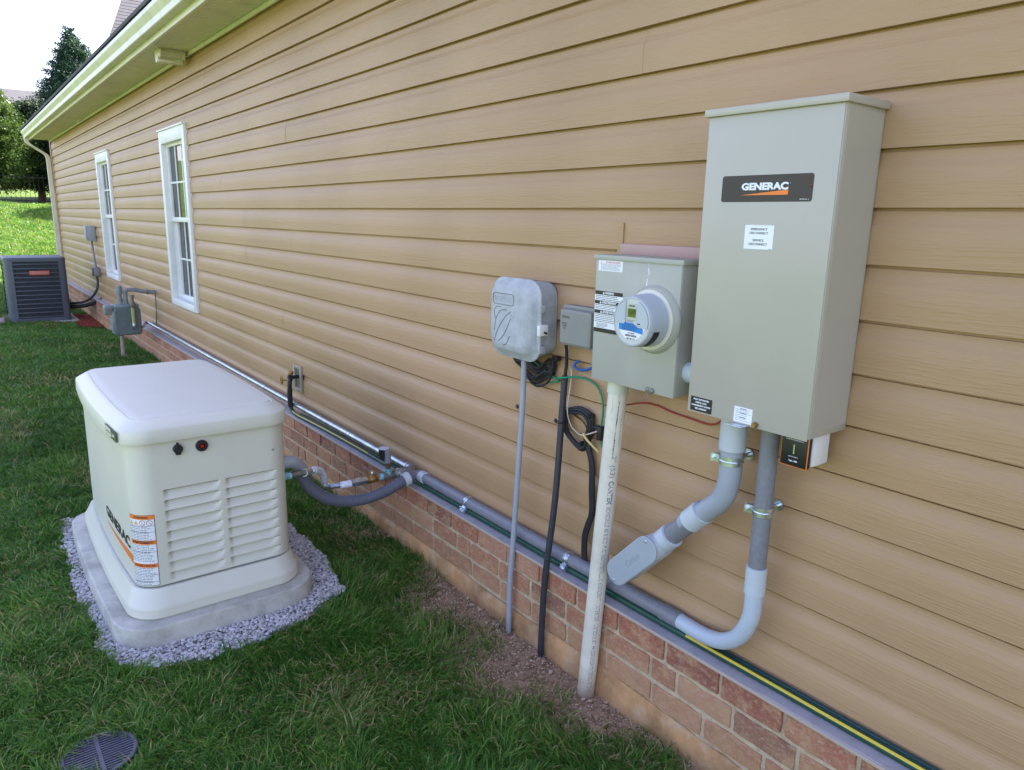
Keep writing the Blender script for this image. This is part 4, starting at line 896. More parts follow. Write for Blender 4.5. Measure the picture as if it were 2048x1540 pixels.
# ------------------------------------------------------------------ conduits from the big box
def clamp(center, axis_, r, stud, label, gap=0):
    """two-piece strut clamp: ring round the pipe, ears with a bolt pointing along stud, foot to the wall"""
    o = empty('pipe_clamp', center, label, 'clamp', 'zinc pipe clamps')
    C_ = Vector(center); a = Vector(axis_).normalized(); sdv = Vector(stud).normalized()
    m = MB(); wv = .0125
    u = sdv; v_ = a.cross(u).normalized(); n = 30
    lo_ = []
    for k_ in (-1, 1): lo_.append([C_+a*wv*k_+(u*math.cos(t)+v_*math.sin(t))*(r+.0022) for t in [2*math.pi*i/n for i in range(n)]])
    for k_ in (1, -1): lo_.append([C_+a*wv*k_+(u*math.cos(t)+v_*math.sin(t))*(r+.0004) for t in [2*math.pi*i/n for i in range(n)]])
    lo_.append(lo_[0]); m.loft(lo_)
    m.tube([C_+(u*math.cos(t)+v_*math.sin(t))*(r+.003) for t in [2*math.pi*i/n for i in range(n)]], .0017, 6, closed=True)
    m.build('band', M['zinc'], o)
    b2 = MB(); p = C_+u*(r+.002)
    for k_ in (-.006, .006):
        q = [p+v_*(k_-.0012)+u*x+a*y for x, y in ((0, -.011), (.022, -.011), (.022, .011), (0, .011))]; q2 = [x+v_*.0024 for x in q]
        b2.add(q+q2, [(3, 2, 1, 0), (4, 5, 6, 7)]+[(i, (i+1) % 4, 4+(i+1) % 4, 4+i) for i in range(4)])
    pm = p+u*.014; b2.rod(pm-v_*.018, pm+v_*.022, .0028, 10); b2.cyl(pm+v_*.008, pm+v_*.05, [(0, .0065), (.005, .0065)], 6); b2.cyl(pm-v_*.016, pm+v_*.05, [(0, .0068), (.005, .006)], 12)
    b2.build('bolt', M['zinc'], o)
    b3 = MB(); f0 = Vector((-.004, C_.y, C_.z)); b3.cyl(f0, f0+Vector((-1, 0, 0)), [(0, .016), (.004, .016), (.004, .008), (max(.01, -C_.x-r), .008)], 16); b3.build('standoff', M['zinc'], o)
    return o
cA = empty('conduit_bend', (-.09, 1.12, 1.1), 'thick grey conduit bending left from the big box to the access fitting', 'conduit')
XA = -.086
PA = [(XA, 1.121, 1.215), (XA, 1.121, 1.10)]
arc = spline([(XA, 1.121, 1.09), (XA, 1.1215, 1.02), (XA, 1.137, .962), (XA, 1.175, .918), (XA, 1.235, .862), (XA, 1.258, .840)], 8)
MB().tube([Vector(PA[0])]+arc, .0305, 28).build('elbow_pipe', M['pvc_mid'], cA)
MB().cyl((XA, 1.121, 1.212), (XA, 1.121, 1.0), [(0, .036), (.010, .036), (.012, .032), (.014, .0362), (.105, .0362), (.107, .031)], 32).build('top_coupling', M['pvc_light'], cA)
dA = Vector((0, .684, -.729)).normalized()
q0 = Vector((XA, 1.199, .899))
MB().cyl(q0, q0+dA, [(0, .0310), (.001, .0362), (.060, .0362), (.061, .031)], 32).build('lower_coupling', M['pvc_light'], cA)
MB().rod(q0+dA*.05, q0+dA*.175, .0302, 28).build('short_pipe', M['pvc_dark'], cA)
LBo = empty('access_fitting', (XA, 1.40, .69), 'grey oval conduit access fitting with flat screwed cover plate', 'conduit fitting')
q1 = q0+dA*.150
MB().cyl(q1, q1+dA, [(0, .031), (.001, .0375), (.028, .0375), (.05, .037), (.06, .034)], 32).build('hub', M['pvc_light'], LBo)
# body: capsule extruded in X
n2 = dA.cross(Vector((1, 0, 0))).normalized()
def capsule(x, L0, L1, r, n=10, base=q1):
    o = []
    for cc, a0_ in ((L1-r, 90), (L0+r, 270)):
        for i in range(n+1):
            a = R(a0_-180*i/n); o.append(base+dA*(cc+r*math.cos(a))+n2*(r*math.sin(a))+Vector((x-base.x, 0, 0)))
    return o
bq = MB(); bq.loft([capsule(-.020, .046, .270, .020), capsule(-.050, .042, .276, .034), capsule(-.075, .036, .282, .040), capsule(-.1335, .036, .282, .041)], capa=True, capb=True); bq.build('body', M['pvc_light'], LBo)
cq = MB(); cq.loft([capsule(-.1340, .034, .284, .043), capsule(-.1415, .034, .284, .043), capsule(-.1432, .037, .281, .040)], capa=True, capb=True); cv = cq.build('cover_plate', mat('flat_grey_cover', (.36, .40, .43), .5, var=.03), LBo)
for tt, nn_ in ((.055, -.020), (.268, .014)):
    p = q1+dA*tt+n2*nn_; MB().cyl((-.143, p.y, p.z), (-.150, p.y, p.z), [(0, .004), (.002, .004), (.003, .002)], 10).build('screw', M['zinc'], cv)
# embossed name on the cover
rotLB = Matrix((( 0, 0, -1), (0, 0, 0), (0, 0, 0)))
u_ = -dA; v3 = Vector((-1, 0, 0)).cross(u_)
rotLB = Matrix(((u_.x, v3.x, -1), (u_.y, v3.y, 0), (u_.z, v3.z, 0)))
ce = q1+dA*.150
text('lettering', 'Carlon', (-.1434, ce.y, ce.z), .026, rotLB, mat('emboss_grey', (.30, .335, .36), .55), cv, shear=.35, width=.075)
clamp((XA, 1.1215, 1.078), (0, 0, 1), .0308, (-.35, .94, 0), 'zinc clamp on the thick conduit just below the big grey box')
cB = empty('conduit_run', (-.08, 1.017, 1.0), 'long grey conduit dropping from the big box, sweeping along the brick ledge', 'conduit')
XB = -.074; rB = .0236; xh = -.030; zh = .489
MB().rod((XB, 1.018, 1.215), (XB, 1.018, .785), rB, 28).build('vertical_pipe', M['pvc_dark'], cB)
MB().cyl((XB, 1.018, .800), (XB, 1.018, 0), [(0, .0240), (.001, .0280), (.078, .0280), (.079, .0240)], 28).build('coupling', M['pvc_light'], cB)
sw = spline([(XB, 1.018, .74), (XB, 1.018, .70), (XB+.003, 1.024, .640), (-.066, 1.055, .570), (-.056, 1.112, .520), (-.043, 1.19, .495), (xh, 1.30, zh)], 8)
MB().tube(sw, .0240, 28).build('sweep', mat('bright_grey_pvc', (.48, .55, .61), .35, var=.02), cB)
MB().cyl((xh, 1.290, zh), (xh, 9, zh), [(0, .0242), (.001, .0268), (.072, .0268), (.0725, .0245)], 28).build('bell_end', M['pvc_dark'], cB)
MB().rod((xh, 1.34, zh), (xh, 2.845, zh), .0240, 28).build('horizontal_pipe', M['pvc_dark'], cB)
clamp((XB, 1.018, .962), (0, 0, 1), rB, (-.35, .94, 0), 'zinc clamp halfway down the vertical grey conduit')
clamp((xh, 1.807, zh), (0, 1, 0), .0242, (-.75, 0, -.6), 'zinc clamp on the ledge conduit right of the black riser')
clamp((xh, 2.47, zh), (0, 1, 0), .0242, (-.75, 0, -.6), 'zinc clamp on the ledge conduit nearest the generator')
MB().rod((-.075, 1.217, 1.288), (-.075, 1.2955, 1.288), .031, 24).build('conduit_nipple', M['pvc_light'], label='short grey conduit joining the meter enclosure and the tall grey box', cat='conduit')

# flexible conduit to the generator
fl = empty('flexible_conduit', (-.3, 2.85, .45), 'ribbed dark grey flexible conduit looping from the wall to the generator', 'conduit')
MB().cyl((xh, 2.835, zh), (xh, 9, zh), [(0, .0245), (.001, .0285), (.040, .0285), (.041, .0245)], 28).build('wall_coupling', M['pvc_light'], fl)
MB().tube(spline([(xh, 2.85, zh), (xh-.006, 2.890, zh+.002), (-.070, 2.897, zh+.004), (-.112, 2.865, .499), (-.125, 2.86, .498)], 6), .0245, 24).build('elbow', M['pvc_dark'], fl)
fpts = spline([(-.125, 2.860, .498), (-.17, 2.858, .482), (-.24, 2.862, .458), (-.33, 2.872, .442), (-.42, 2.88, .448), (-.50, 2.88, .478), (-.555, 2.875, .520), (-.60, 2.865, .570), (-.625, 2.850, .625)], 16)
rad = []; acc = 0
dens = []
for i in range(len(fpts)-1):
    for j in range(4): dens.append(fpts[i].lerp(fpts[i+1], j/4))
acc = 0; last = dens[0]
for p in dens: acc += (p-last).length; last = p; rad.append(.0248+.0014*max(0, math.sin(acc*2*math.pi/.0075)))
MB().tube(dens, rad, 20).build('ribbed_hose', M['flex'], fl)
MB().cyl(dens[0]+Vector((.018, 0, .004)), dens[8], [(0, .0285), (.002, .0325), (.028, .0325), (.031, .028)], 26).build('end_coupling', M['pvc_light'], fl)
tdir = (dens[-1]-dens[-12]).normalized()
MB().cyl(dens[-1]-tdir*.012, dens[-1]+tdir, [(0, .028), (.002, .0325), (.036, .0325), (.038, .029)], 26).build('gland_nut', M['flex'], fl)
pe = dens[-1]+tdir*.02
MB().tube(spline([pe, pe+tdir*.03, (-.675, 2.812, .700), (-.705, 2.80, .712), (-.742, 2.80, .712)], 6), .0265, 24).build('box_elbow', M['pvc_mid'], fl)

# ------------------------------------------------------------------ gas line
gp = empty('gas_pipe', (-.05, 5.8, .51), 'long galvanised gas pipe along the ledge from the meter to the elbow', 'pipe')
gx, gzz, gr_ = -.047, .510, .0165
MB().rod((gx, 2.955, gzz), (gx, 8.80, gzz), gr_, 20).build('pipe', M['galv'], gp)
for y in (3.62, 5.0, 6.4, 7.7): MB().cyl((gx, y, gzz), (gx, 9, gzz), [(0, gr_+.001), (.001, gr_+.003), (.016, gr_+.003), (.017, gr_+.001)], 18).build('strap', M['zinc'], gp)
MB().tube(spline([(gx, 2.985, gzz), (gx, 2.955, gzz), (gx-.006, 2.938, gzz), (gx-.025, 2.93, gzz), (gx-.045, 2.93, gzz)], 5), .0225, 20).build('elbow', M['galv'], gp)
MB().cyl((gx, 2.97, gzz), (gx, 9, gzz), [(0, .0255), (.014, .0255), (.014, .018)], 20).build('collar', M['galv'], gp)
gt = empty('gas_branch', (-.2, 2.93, .51), 'short gas branch of iron fittings from the wall elbow towards the generator', 'gas fittings')
yb_, zb_ = 2.93, .508
def cx(name, x0, prof, m, seg=20): return MB().cyl((x0, yb_, zb_), (-9, yb_, zb_), prof, seg).build(name, m, gt)
cx('nipple', -.085, [(0, .0175), (.045, .0175)], M['teal']); cx('union', -.100, [(0, .0205), (.012, .0205), (.012, .0265), (.028, .0265), (.030, .022), (.042, .022)], M['galv'], 8)
cx('nipple', -.141, [(0, .0165), (.02, .0165)], M['teal']); cx('tee', -.150, [(0, .0225), (.010, .0225), (.010, .0195), (.050, .0195), (.050, .0225), (.060, .0225)], M['iron'])
MB().cyl((-.180, yb_, zb_), (-.180, yb_, 9), [(0, .018), (.024, .018), (.024, .0225), (.034, .0225)], 20).build('tee_outlet', M['teal'], gt)
MB().rod((-.180, yb_, zb_+.03), (-.180, yb_, .578), .0125, 16).build('riser', M['rust'], gt)
MB().cyl((-.180, yb_, .572), (-.180, yb_, 9), [(0, .016), (.008, .016), (.008, .0135), (.012, .0135), (.012, .0145), (.060, .0145), (.060, .010)], 16).build('relief_valve', mat('clear_sleeve', (.28, .28, .33), .25, .3), gt)
MB().cyl((-.165, 2.998, .568), (-.165, 2.998, 9), [(0, .014), (.006, .022), (.050, .026), (.052, .0265)], 24).build('vent_cup', M['black'], gt); MB().cyl((-.165, 2.998, .6201), (-.165, 2.998, 9), [(0, .0265), (.002, .0265), (.004, .024)], 24).build('vent_lid', M['pvc_light'], gt)
cx('nipple', -.209, [(0, .0165), (.03, .0165)], M['teal'])
vv = cx('ball_valve', -.236, [(0, .0205), (.012, .0205), (.012, .0175), (.020, .021), (.036, .021), (.044, .0175), (.044, .0205), (.056, .0205)], M['brass'])
MB().cyl((-.264, yb_, zb_+.018), (-.264, yb_, 9), [(0, .007), (.012, .007), (.012, .010), (.018, .009)], 12).build('stem', M['zinc'], vv)
h_ = MB(); h_.box(-.270, -.258, yb_-.006, yb_+.085, zb_+.030, zb_+.034, .001); h_.build('handle', M['iron'], vv)
cx('hex_nipple', -.291, [(0, .0175), (.030, .0175), (.030, .0205), (.055, .0205), (.055, .0170), (.078, .0170)], M['zinc'], 6)
fxg = empty('gas_flex_line', (-.5, 2.93, .52), 'stainless corrugated gas connector with white tags between the branch and generator', 'gas line')
gpts = spline([(-.366, 2.93, .508), (-.40, 2.94, .504), (-.432, 2.965, .498), (-.455, 2.985, .492), (-.475, 2.985, .510), (-.485, 2.965, .545), (-.505, 2.94, .585), (-.545, 2.90, .615), (-.60, 2.84, .640)], 14)
d2 = []; 
for i in range(len(gpts)-1):
    for j in range(3): d2.append(gpts[i].lerp(gpts[i+1], j/3))
acc = 0; last = d2[0]; rad = []
for p in d2: acc += (p-last).length; last = p; rad.append(.0125+.0018*math.sin(acc*2*math.pi/.006))
MB().tube(d2, rad, 16).build('corrugated_hose', M['zinc'], fxg)
MB().tube(d2[6:60:3], .0165, 16).build('tag', M['tag'], fxg); MB().tube(d2[-150:-20:5], .0175, 16).build('tag', M['tag'], fxg)
MB().rod(d2[-1], (-.640, 2.80, .652), .0165, 14).build('nut', M['zinc'], fxg)
MB().rod((-.636, 2.80, .652), (-.705, 2.79, .656), .0135, 14).build('stub', M['iron'], fxg); MB().rod((-.700, 2.79, .656), (-.745, 2.79, .657), .0155, 14).build('bushing', M['teal'], fxg)

# gas meter
gm = empty('gas_meter', (-.32, 8.5, .2), 'green grey gas meter with regulator and pipes against the wall', 'gas meter')
YG = 8.47
mb = MB(); lp = []
for y, s_ in ((YG-.085, .92), (YG-.075, 1), (YG+.075, 1), (YG+.085, .92)):
    o = []
    for x_, z_, a in ((-.215, .70, 0), (-.405, .70, 1), (-.405, .475, 2), (-.215, .475, 3)):
        for i in range(6): an = math.pi/2*(a+i/5); o.append((-.31+(x_+.31+.03*math.cos(an))*s_, y, .587+(z_-.587+.03*math.sin(an))*s_))
    lp.append(o)
mb.loft(lp, capa=True, capb=True); mb.build('body', M['gm'], gm)
MB().box(-.452, -.400, YG-.06, YG+.07, .46, .70, .014).build('side_cover', M['gm_light'], gm)
MB().box(-.425, -.19, YG-.07, YG+.07, .728, .765, .012).build('top_casting', M['gm_light'], gm)
MB().box(-.515, -.435, YG-.05, YG+.05, .665, .755, .010).build('index_box', M['gm_light'], gm); MB().box(-.508, -.445, YG-.053, YG-.0505, .672, .735).build('index_window', M['iron'], gm)
MB().cyl((-.355, YG, .76), (-.355, YG, 9), [(0, .022), (.03, .022), (.03, .028), (.055, .028), (.055, .020), (.11, .020), (.11, .030), (.15, .030), (.185, .028), (.20, .012)], 18).build('regulator', M['gm_light'], gm)
MB().tube(spline([(-.300, YG, .76), (-.300, YG, .87), (-.29, YG, .905), (-.25, YG, .91), (-.20, YG, .905), (-.12, YG, .885), (-.0, YG, .872)], 6), .021, 16).build('inlet_pipe', M['gm_light'], gm)
MB().cyl((-.10, YG, .884), (9, YG, .88), [(0, .021), (.001, .030), (.012, .030), (.013, .021)], 16).build('wall_flange', M['iron'], gm)
MB().cyl((-.265, YG-.118, .735), (-.265, YG-.118, 9), [(0, .020), (.03, .030), (.055, .030), (.06, .020), (.10, .020), (.10, .026), (.13, .026)], 16).build('outlet_union', M['iron'], gm)
MB().rod((-.265, YG-.118, .74), (-.265, YG-.118, .555), .0175, 16).build('outlet_pipe', mat('yellow_green_pipe', (.36, .40, .16), .5, var=.1), gm)
MB().tube(spline([(-.265, YG-.118, .57), (-.265, YG-.118, .535), (-.25, YG-.09, .518), (-.16, YG+.02, .515), (-.10, YG+.26, .515), (-.06, YG+.32, .512), (gx, YG+.30, gzz), (gx, YG+.20, gzz)], 6), .0185, 14).build('swing_joint', M['galv'], gm)
MB().tube(spline([(-.012, YG, .865), (-.010, YG+.02, .80), (-.010, YG+.06, .60), (-.014, YG+.08, .50)], 6), .004, 6).build('ground_wire', M['rust'], gm)
MB().rod((-.37, YG, .46), (-.375, YG, .10), .020, 12).build('riser_post', M['paver'], gm)

# ------------------------------------------------------------------ hose bib and garden hose
hb = empty('hose_bib', (-.05, 4.45, .68), 'old brass hose tap on a tan recessed wall plate', 'tap')
q = MB(); q.box(-.014, .0, 4.418, 4.442, .588, .758, .002).box(-.014, .0, 4.528, 4.552, .588, .758, .002).box(-.014, .0, 4.4425, 4.5275, .738, .758, .002).box(-.014, .0, 4.4425, 4.5275, .588, .606, .002); q.build('wall_plate', M['netbox'] if False else mat('tan_plate', (.40, .34, .24), .5), hb)
MB().box(-.002, .004, 4.44, 4.53, .60, .74).build('recess', M['iron'], hb)
q = MB(); q.cyl((.0, 4.47, .685), (-.1, 4.47, .685), [(0, .012), (.05, .012), (.05, .018), (.075, .018)], 14); q.tube(spline([(-.05, 4.47, .69), (-.07, 4.46, .665), (-.075, 4.455, .635), (-.075, 4.455, .61)], 5), .014, 12); q.build('spigot', M['black'], hb)
MB().cyl((-.058, 4.47, .70), (-.058, 4.47, 9), [(0, .012), (.018, .018), (.024, .016)], 12).build('vacuum_breaker', M['brass'], hb)
q = MB(); q.rod((-.07, 4.47, .67), (-.10, 4.51, .665), .005, 8); q.tube([(-.104+.008*math.sin(a)*0, 4.515+.018*math.cos(a)*.6, .662+.022*math.sin(a)) for a in [i*math.pi/7 for i in range(14)]], .005, 7, closed=True); q.build('handle', M['brass'], hb)
gh = empty('garden_hose', (-.03, 2.5, .455), 'green garden hose with yellow stripe lying along the brick ledge', 'hose')
hz = .4565
hp = spline([(-.075, 4.455, .50), (-.068, 4.44, .470), (-.066, 4.38, .4575), (-.062, 4.25, .457), (-.052, 4.0, .457), (-.045, 3.6, .457), (-.044, 3.0, .457), (-.041, 2.3, .457), (-.043, 1.7, .457), (-.042, 1.35, .457), (-.038, 1.0, .457), (-.036, .6, .457), (-.033, .2, .457), (-.034, -.6, .457)], 14)
MB().tube(hp, .0112, 18).build('hose', plain('dark_green_hose', (.008, .060, .035), .38, bump=.1, bscale=500), gh)
MB().tube([(-.075, 4.455, .615), (-.077, 4.457, .56), (-.075, 4.455, .497)], .0165, 14).build('hose_collar', M['black'], gh)
# stripe: narrow ribbon on the hose towards the lawn; visible where the hose is twisted
def ribbon(i0, i1, a_, wid, m, nm):
    mb = MB(); loops = []
    for i in range(i0, i1):
        p = hp[i]; t = (hp[min(i+1, len(hp)-1)]-hp[max(i-1, 0)]).normalized(); n_ = Vector((-1, 0, 0)); n_ = (n_-t*n_.dot(t)).normalized(); b2 = t.cross(n_)
        if b2.z < 0: b2 = -b2
        loops.append([p+(n_*math.cos(a_+d)+b2*math.sin(a_+d))*.0115 for d in np.linspace(-wid, wid, 4)])
    mb.loft(loops, closed=False); return mb.build(nm, m, gh)
ys_m = plain('yellow_stripe', (.62, .46, .03), .45)
iN = len(hp)
i130 = min(range(iN), key=lambda i: abs(hp[i].y-1.24)); i38 = min(range(iN), key=lambda i: abs(hp[i].y-3.35)); i44 = 16
ribbon(i130, iN, R(45), R(19), ys_m, 'yellow_stripe'); ribbon(i44, i38, R(52), R(15), ys_m, 'yellow_stripe')
MB().tube([p+Vector((.021, 0, .002)) for p in hp[30:]], .0090, 10).build('second_hose', plain('teal_hose', (.01, .05, .045), .4), gh)

# ------------------------------------------------------------------ loose cables on the siding
def cable(name, pts, r, m, label, cat='cable', n=8, parent=None):
    mb = MB().tube(spline(pts, n), r, 10); 
    return mb.build(name, m, parent) if parent else mb.build(name, m, label=label, cat=cat)
cc = empty('cable_coil', (-.02, 2.05, 1.15), 'bundle of coiled black cables hanging below the rounded utility box', 'cable coil')
rc = random.Random(9)
for i in range(9):
    y0_ = 2.165-rc.uniform(0, .05); zb = 1.105+.012*i*.8+rc.uniform(-.004, .004); x_ = -.012-.004*(i % 4)
    MB().tube(spline([(x_, y0_+.02, 1.225), (x_, y0_+.012, 1.175), (x_-.004, 2.115-.003*i, zb+.025), (x_-.004, 2.055-.004*i, zb), (x_, 1.995-.002*i, zb+.03), (x_, 1.955, zb*.4+.6*1.19), (x_, 1.943, 1.214)], 8), .0047, 8).build('cable', M['black_cable'], cc)
MB().tube(spline([(-.02, 1.945, 1.215), (-.024, 1.952, 1.16), (-.026, 1.975, 1.12), (-.028, 2.03, 1.100), (-.026, 2.08, 1.118), (-.022, 2.10, 1.14)], 8), .0045, 8).build('cable', M['black_cable'], cc)
MB().box(-.024, -.002, 1.928, 1.954, 1.208, 1.226, .003).build('saddle_clip', M['black'], cc)
cable('green_wire', [(-.03, 2.10, 1.21), (-.016, 2.03, 1.175), (-.014, 1.965, 1.150), (-.016, 1.925, 1.143), (-.05, 1.885, 1.158), (-.052, 1.860, 1.165), (-.018, 1.807, 1.172), (-.014, 1.74, 1.163), (-.014, 1.706, 1.135), (-.014, 1.690, 1.08), (-.014, 1.697, .995), (-.014, 1.684, .945)], .0036, M['green'], 'long green ground wire curving below the network box to the white pipe', 'wire')
cable('green_wire', [(-.016, 1.915, 1.139), (-.014, 1.95, 1.128), (-.014, 1.985, 1.119)], .0032, M['green'], 'short green wire tail beside the black cable coil', 'wire')
cable('cream_wire', [(-.03, 1.875, 1.285), (-.02, 1.888, 1.25), (-.014, 1.880, 1.214), (-.02, 1.849, 1.188), (-.03, 1.842, 1.134), (-.03, 1.852, 1.044), (-.02, 1.842, .992), (-.030, 1.795, .976), (-.045, 1.743, .984), (-.02, 1.684, 1.013)], .0026, M['cream_wire'], 'thin cream wire looping past the black riser to the white pipe', 'wire')
cable('blue_cable', [(-.004, 1.827, 1.226), (-.014, 1.836, 1.218), (-.016, 1.840, 1.206), (-.016, 1.815, 1.198), (-.016, 1.78, 1.203), (-.016, 1.735, 1.224)], .0045, M['blue'], 'short blue cable loop left of the meter enclosure')
cable('red_wire', [(-.05, 1.560, 1.130), (-.012, 1.515, 1.142), (-.010, 1.46, 1.145), (-.010, 1.40, 1.137), (-.010, 1.33, 1.134), (-.010, 1.27, 1.131), (-.012, 1.235, 1.140), (-.014, 1.21, 1.165), (-.014, 1.2, 1.215)], .0026, M['red'], 'red twisted wire between the white pipe and the tall grey box', 'wire')
lc_ = empty('cable_loop', (-.02, 1.8, .98), 'thick black cable loop tied flat on the siding beside the black riser', 'cable coil')
for i in range(4):
    o_ = .0055*(i-1.5); x_ = -.016-.006*(i % 2)
    MB().tube(spline([(x_, 1.865-o_, 1.035), (x_, 1.873-o_, 1.000), (x_, 1.868-o_, .968), (x_, 1.83-o_, .938), (x_, 1.79, .922+o_), (x_, 1.765, .93), (x_, 1.748+o_, .975), (x_, 1.742+o_, 1.015), (x_, 1.752+o_, 1.042-o_), (x_, 1.79, 1.055-o_), (x_, 1.83, 1.048-o_)], 8, True), .0062, 8, closed=True).build('cable', M['black_cable'], lc_)
for i in range(3):
    o_ = .007*(i-1)
    MB().tube(spline([(-.016-.004*i, 1.757+o_, .965), (-.018, 1.748+o_, .93), (-.018, 1.727+o_, .87), (-.018, 1.722+o_, .78), (-.018, 1.716+o_, .70), (-.020, 1.730+o_, .65), (-.022, 1.742+o_, .60), (-.022, 1.741+o_, .53), (-.022, 1.735+o_, .50)], 8), .0062, 8).build('cable', M['black_cable'], lc_)
for y, z in ((1.716, .700), (1.795, .938), (1.757, 1.046)):
    MB().cyl((-.004, y-.012, z), (-.05, y-.012, z), [(0, .008), (.022, .008), (.028, .005)], 12).build('clip', M['black'], lc_)
MB().tube(spline([(-.014, 1.884, 1.05), (-.010, 1.84, 1.03), (-.010, 1.79, 1.015), (-.012, 1.765, .99), (-.02, 1.755, .96)], 8), .0022, 6).build('thin_cable', M['black_cable'], lc_)
MB().box(-.030, -.003, 1.680, 1.702, .975, 1.022, .003).box(-.028, -.003, 1.682, 1.720, 1.008, 1.020, .003).build('junction_block', M['black'], label='small black terminal block tucked behind the white pipe', cat='terminal block')
cable('yellow_tie', [(-.05, 1.744, .990), (-.05, 1.73, .975), (-.045, 1.69, .95), (-.04, 1.675, .94)], .0042, M['yellow'], 'pale yellow cable tie end by the black cable loop', 'cable tie')
for (y, z, lb) in ((2.176, .985, 'black capped screw in the siding left of the grey conduit riser'), (1.945, .981, 'black capped screw in the siding between the grey and black risers'), (1.909, 1.050, 'upper of two black washers left of the black riser'), (1.915, 1.023, 'lower of two black washers left of the black riser')):
    o = empty('wall_screw', (-.003, y, z), lb, 'screw', 'screws in the siding')
    MB().cyl((.0, y, z), (-1, y, z), [(0, .0085), (.004, .0085), (.006, .006)], 14).build('washer', M['black'], o); MB().cyl((-.006, y, z), (-1, y, z), [(0, .0045), (.005, .0045), (.006, .003)], 8).build('head', M['zinc'] if z > 1 else M['iron'], o)
lf = MB(); rl = random.Random(6)
for i in range(7):
    y = 1.262+rl.uniform(-.012, .018); z = 1.618+rl.uniform(-.008, .03); a = rl.uniform(0, 3); L = rl.uniform(.008, .018)
    p = Vector((-.028, y, z)); d = Vector((-.2, math.cos(a), math.sin(a))).normalized()*L; n_ = Vector((-.4, -math.sin(a), math.cos(a)))*L*.3
    lf.add([p-d, p+n_, p+d, p-n_+Vector((-.004, 0, 0))], [(0, 1, 2), (0, 2, 3)])
lf.build('dead_leaves', plain('dry_leaf', (.10, .025, .015), .8), label='few dry brown leaves caught between meter enclosure and tall box', cat='leaves', kind='stuff')

# ------------------------------------------------------------------ drain grate
dgr = empty('drain_grate', (DR[0], DR[1], .13), 'round slotted plastic drain grate in the grass', 'drain')
dx, dy, drr = DR; zt = .166; gmb = MB()
gmb.cyl((dx, dy, zt-.03), (dx, dy, 9), [(0, drr), (.028, drr), (.030, drr-.003), (.030, drr-.012), (.020, drr-.012)], 48).build('rim', M['drain'], dgr)
gb = MB(); ang = 0
for i in range(-7, 8):
    yy = i*.011; h = math.sqrt(max(0, (drr-.010)**2-yy*yy)); gb.box(dx-h, dx+h, dy+yy-.0025, dy+yy+.0025, zt-.012, zt-.0012)
gb.box(dx-.005, dx+.005, dy-drr+.012, dy+drr-.012, zt-.013, zt-.0004)
for i in range(9): a = R(40+i*12); gb.box(dx+(drr-.017)*math.cos(a)-.003, dx+(drr-.017)*math.cos(a)+.003, dy+(drr-.017)*math.sin(a)-.007, dy+(drr-.017)*math.sin(a)+.007, zt-.012, zt-.0008)
gb.build('bars', M['drain'], dgr); MB().cyl((dx, dy, zt-.06), (dx, dy, 9), [(0, drr-.006), (.002, drr-.006)], 40).build('sump', M['black'], dgr)

# ------------------------------------------------------------------ air conditioner and its gear
ac = empty('air_conditioner', (-.78, 12.56, .2), 'dark blue grey outdoor air conditioner with louvered sides and small red badge', 'air conditioner')
ax0, ax1, ay0, ay1, az0, az1 = -1.135, -.405, 12.20, 12.93, .165, 1.055
MB().box(ax0+.03, ax1-.03, ay0+.03, ay1-.03, az0+.02, az1-.03).build('coil', M['ac_dark'], ac)
for (cx_, cy2, a0_) in ((ax0+.05, ay0+.05, 180), (ax1-.05, ay0+.05, 270), (ax1-.05, ay1-.05, 0), (ax0+.05, ay1-.05, 90)):
    P_ = [(cx_+.05*math.cos(R(a0_+i*15)), cy2+.05*math.sin(R(a0_+i*15))) for i in range(7)]
    def ext(p, q, d): v = Vector((p[0]-q[0], p[1]-q[1])).normalized()*d; return (p[0]+v.x, p[1]+v.y)
    P_ = [ext(P_[0], P_[1], .045)]+P_+[ext(P_[-1], P_[-2], .045)]
    MB().loft([[(x, y, z) for x, y in P_]+[(x*.98+cx_*.02, y*.98+cy2*.02, z) for x, y in P_[::-1]] for z in (az0, az1-.02)], capa=True, capb=True).build('corner_post', M['ac'], ac)
gq = MB(); nb_ = 12
for i in range(nb_+1):
    z = az0+.06+(az1-.09-az0-.06)*i/nb_
    for (a, b_, c_, d_) in ((ax0+.085, ax1-.085, ay0+.001, ay0+.012), (ax0+.001, ax0+.012, ay0+.085, ay1-.085)): gq.box(a, b_, c_, d_, z-.0065, z+.0065, .002)
for i in range(56):
    x = ax0+.09+(ax1-ax0-.18)*i/55; gq.box(x-.0012, x+.0012, ay0+.004, ay0+.008, az0+.05, az1-.05); y = ay0+.09+(ay1-ay0-.18)*i/55; gq.box(ax0+.004, ax0+.008, y-.0012, y+.0012, az0+.05, az1-.05)
gq.build('grille', M['ac'], ac)
MB().loft([rr_loop(ax0-.006, ax1+.006, ay0-.006, ay1+.006, .07, z, 0, 6, 6, 8) for z in (az1-.055, az1-.012)]+[rr_loop(ax0+.005, ax1-.005, ay0+.005, ay1-.005, .06, az1, 0, 6, 6, 8), rr_loop(ax0+.05, ax1-.05, ay0+.05, ay1-.05, .05, az1+.002, 0, 6, 6, 8)], capb=True).build('top_cap', M['ac'], ac)
MB().loft([rr_loop(ax0-.003, ax1+.003, ay0-.003, ay1+.003, .06, z, 0, 6, 6, 8) for z in (az0-.005, az0+.045)], capa=True, capb=True).build('base_pan', M['ac'], ac)
bd_ = MB().box(-.855, -.615, ay0-.010, ay0-.0015, .812, .872, .006).build('badge', M['ac_red'], ac); text('lettering', 'Goodman', (-.735, ay0-.0104, .842), .048, FRONTY, plain('badge_letter', (.62, .32, .26), .5), bd_, width=.19)
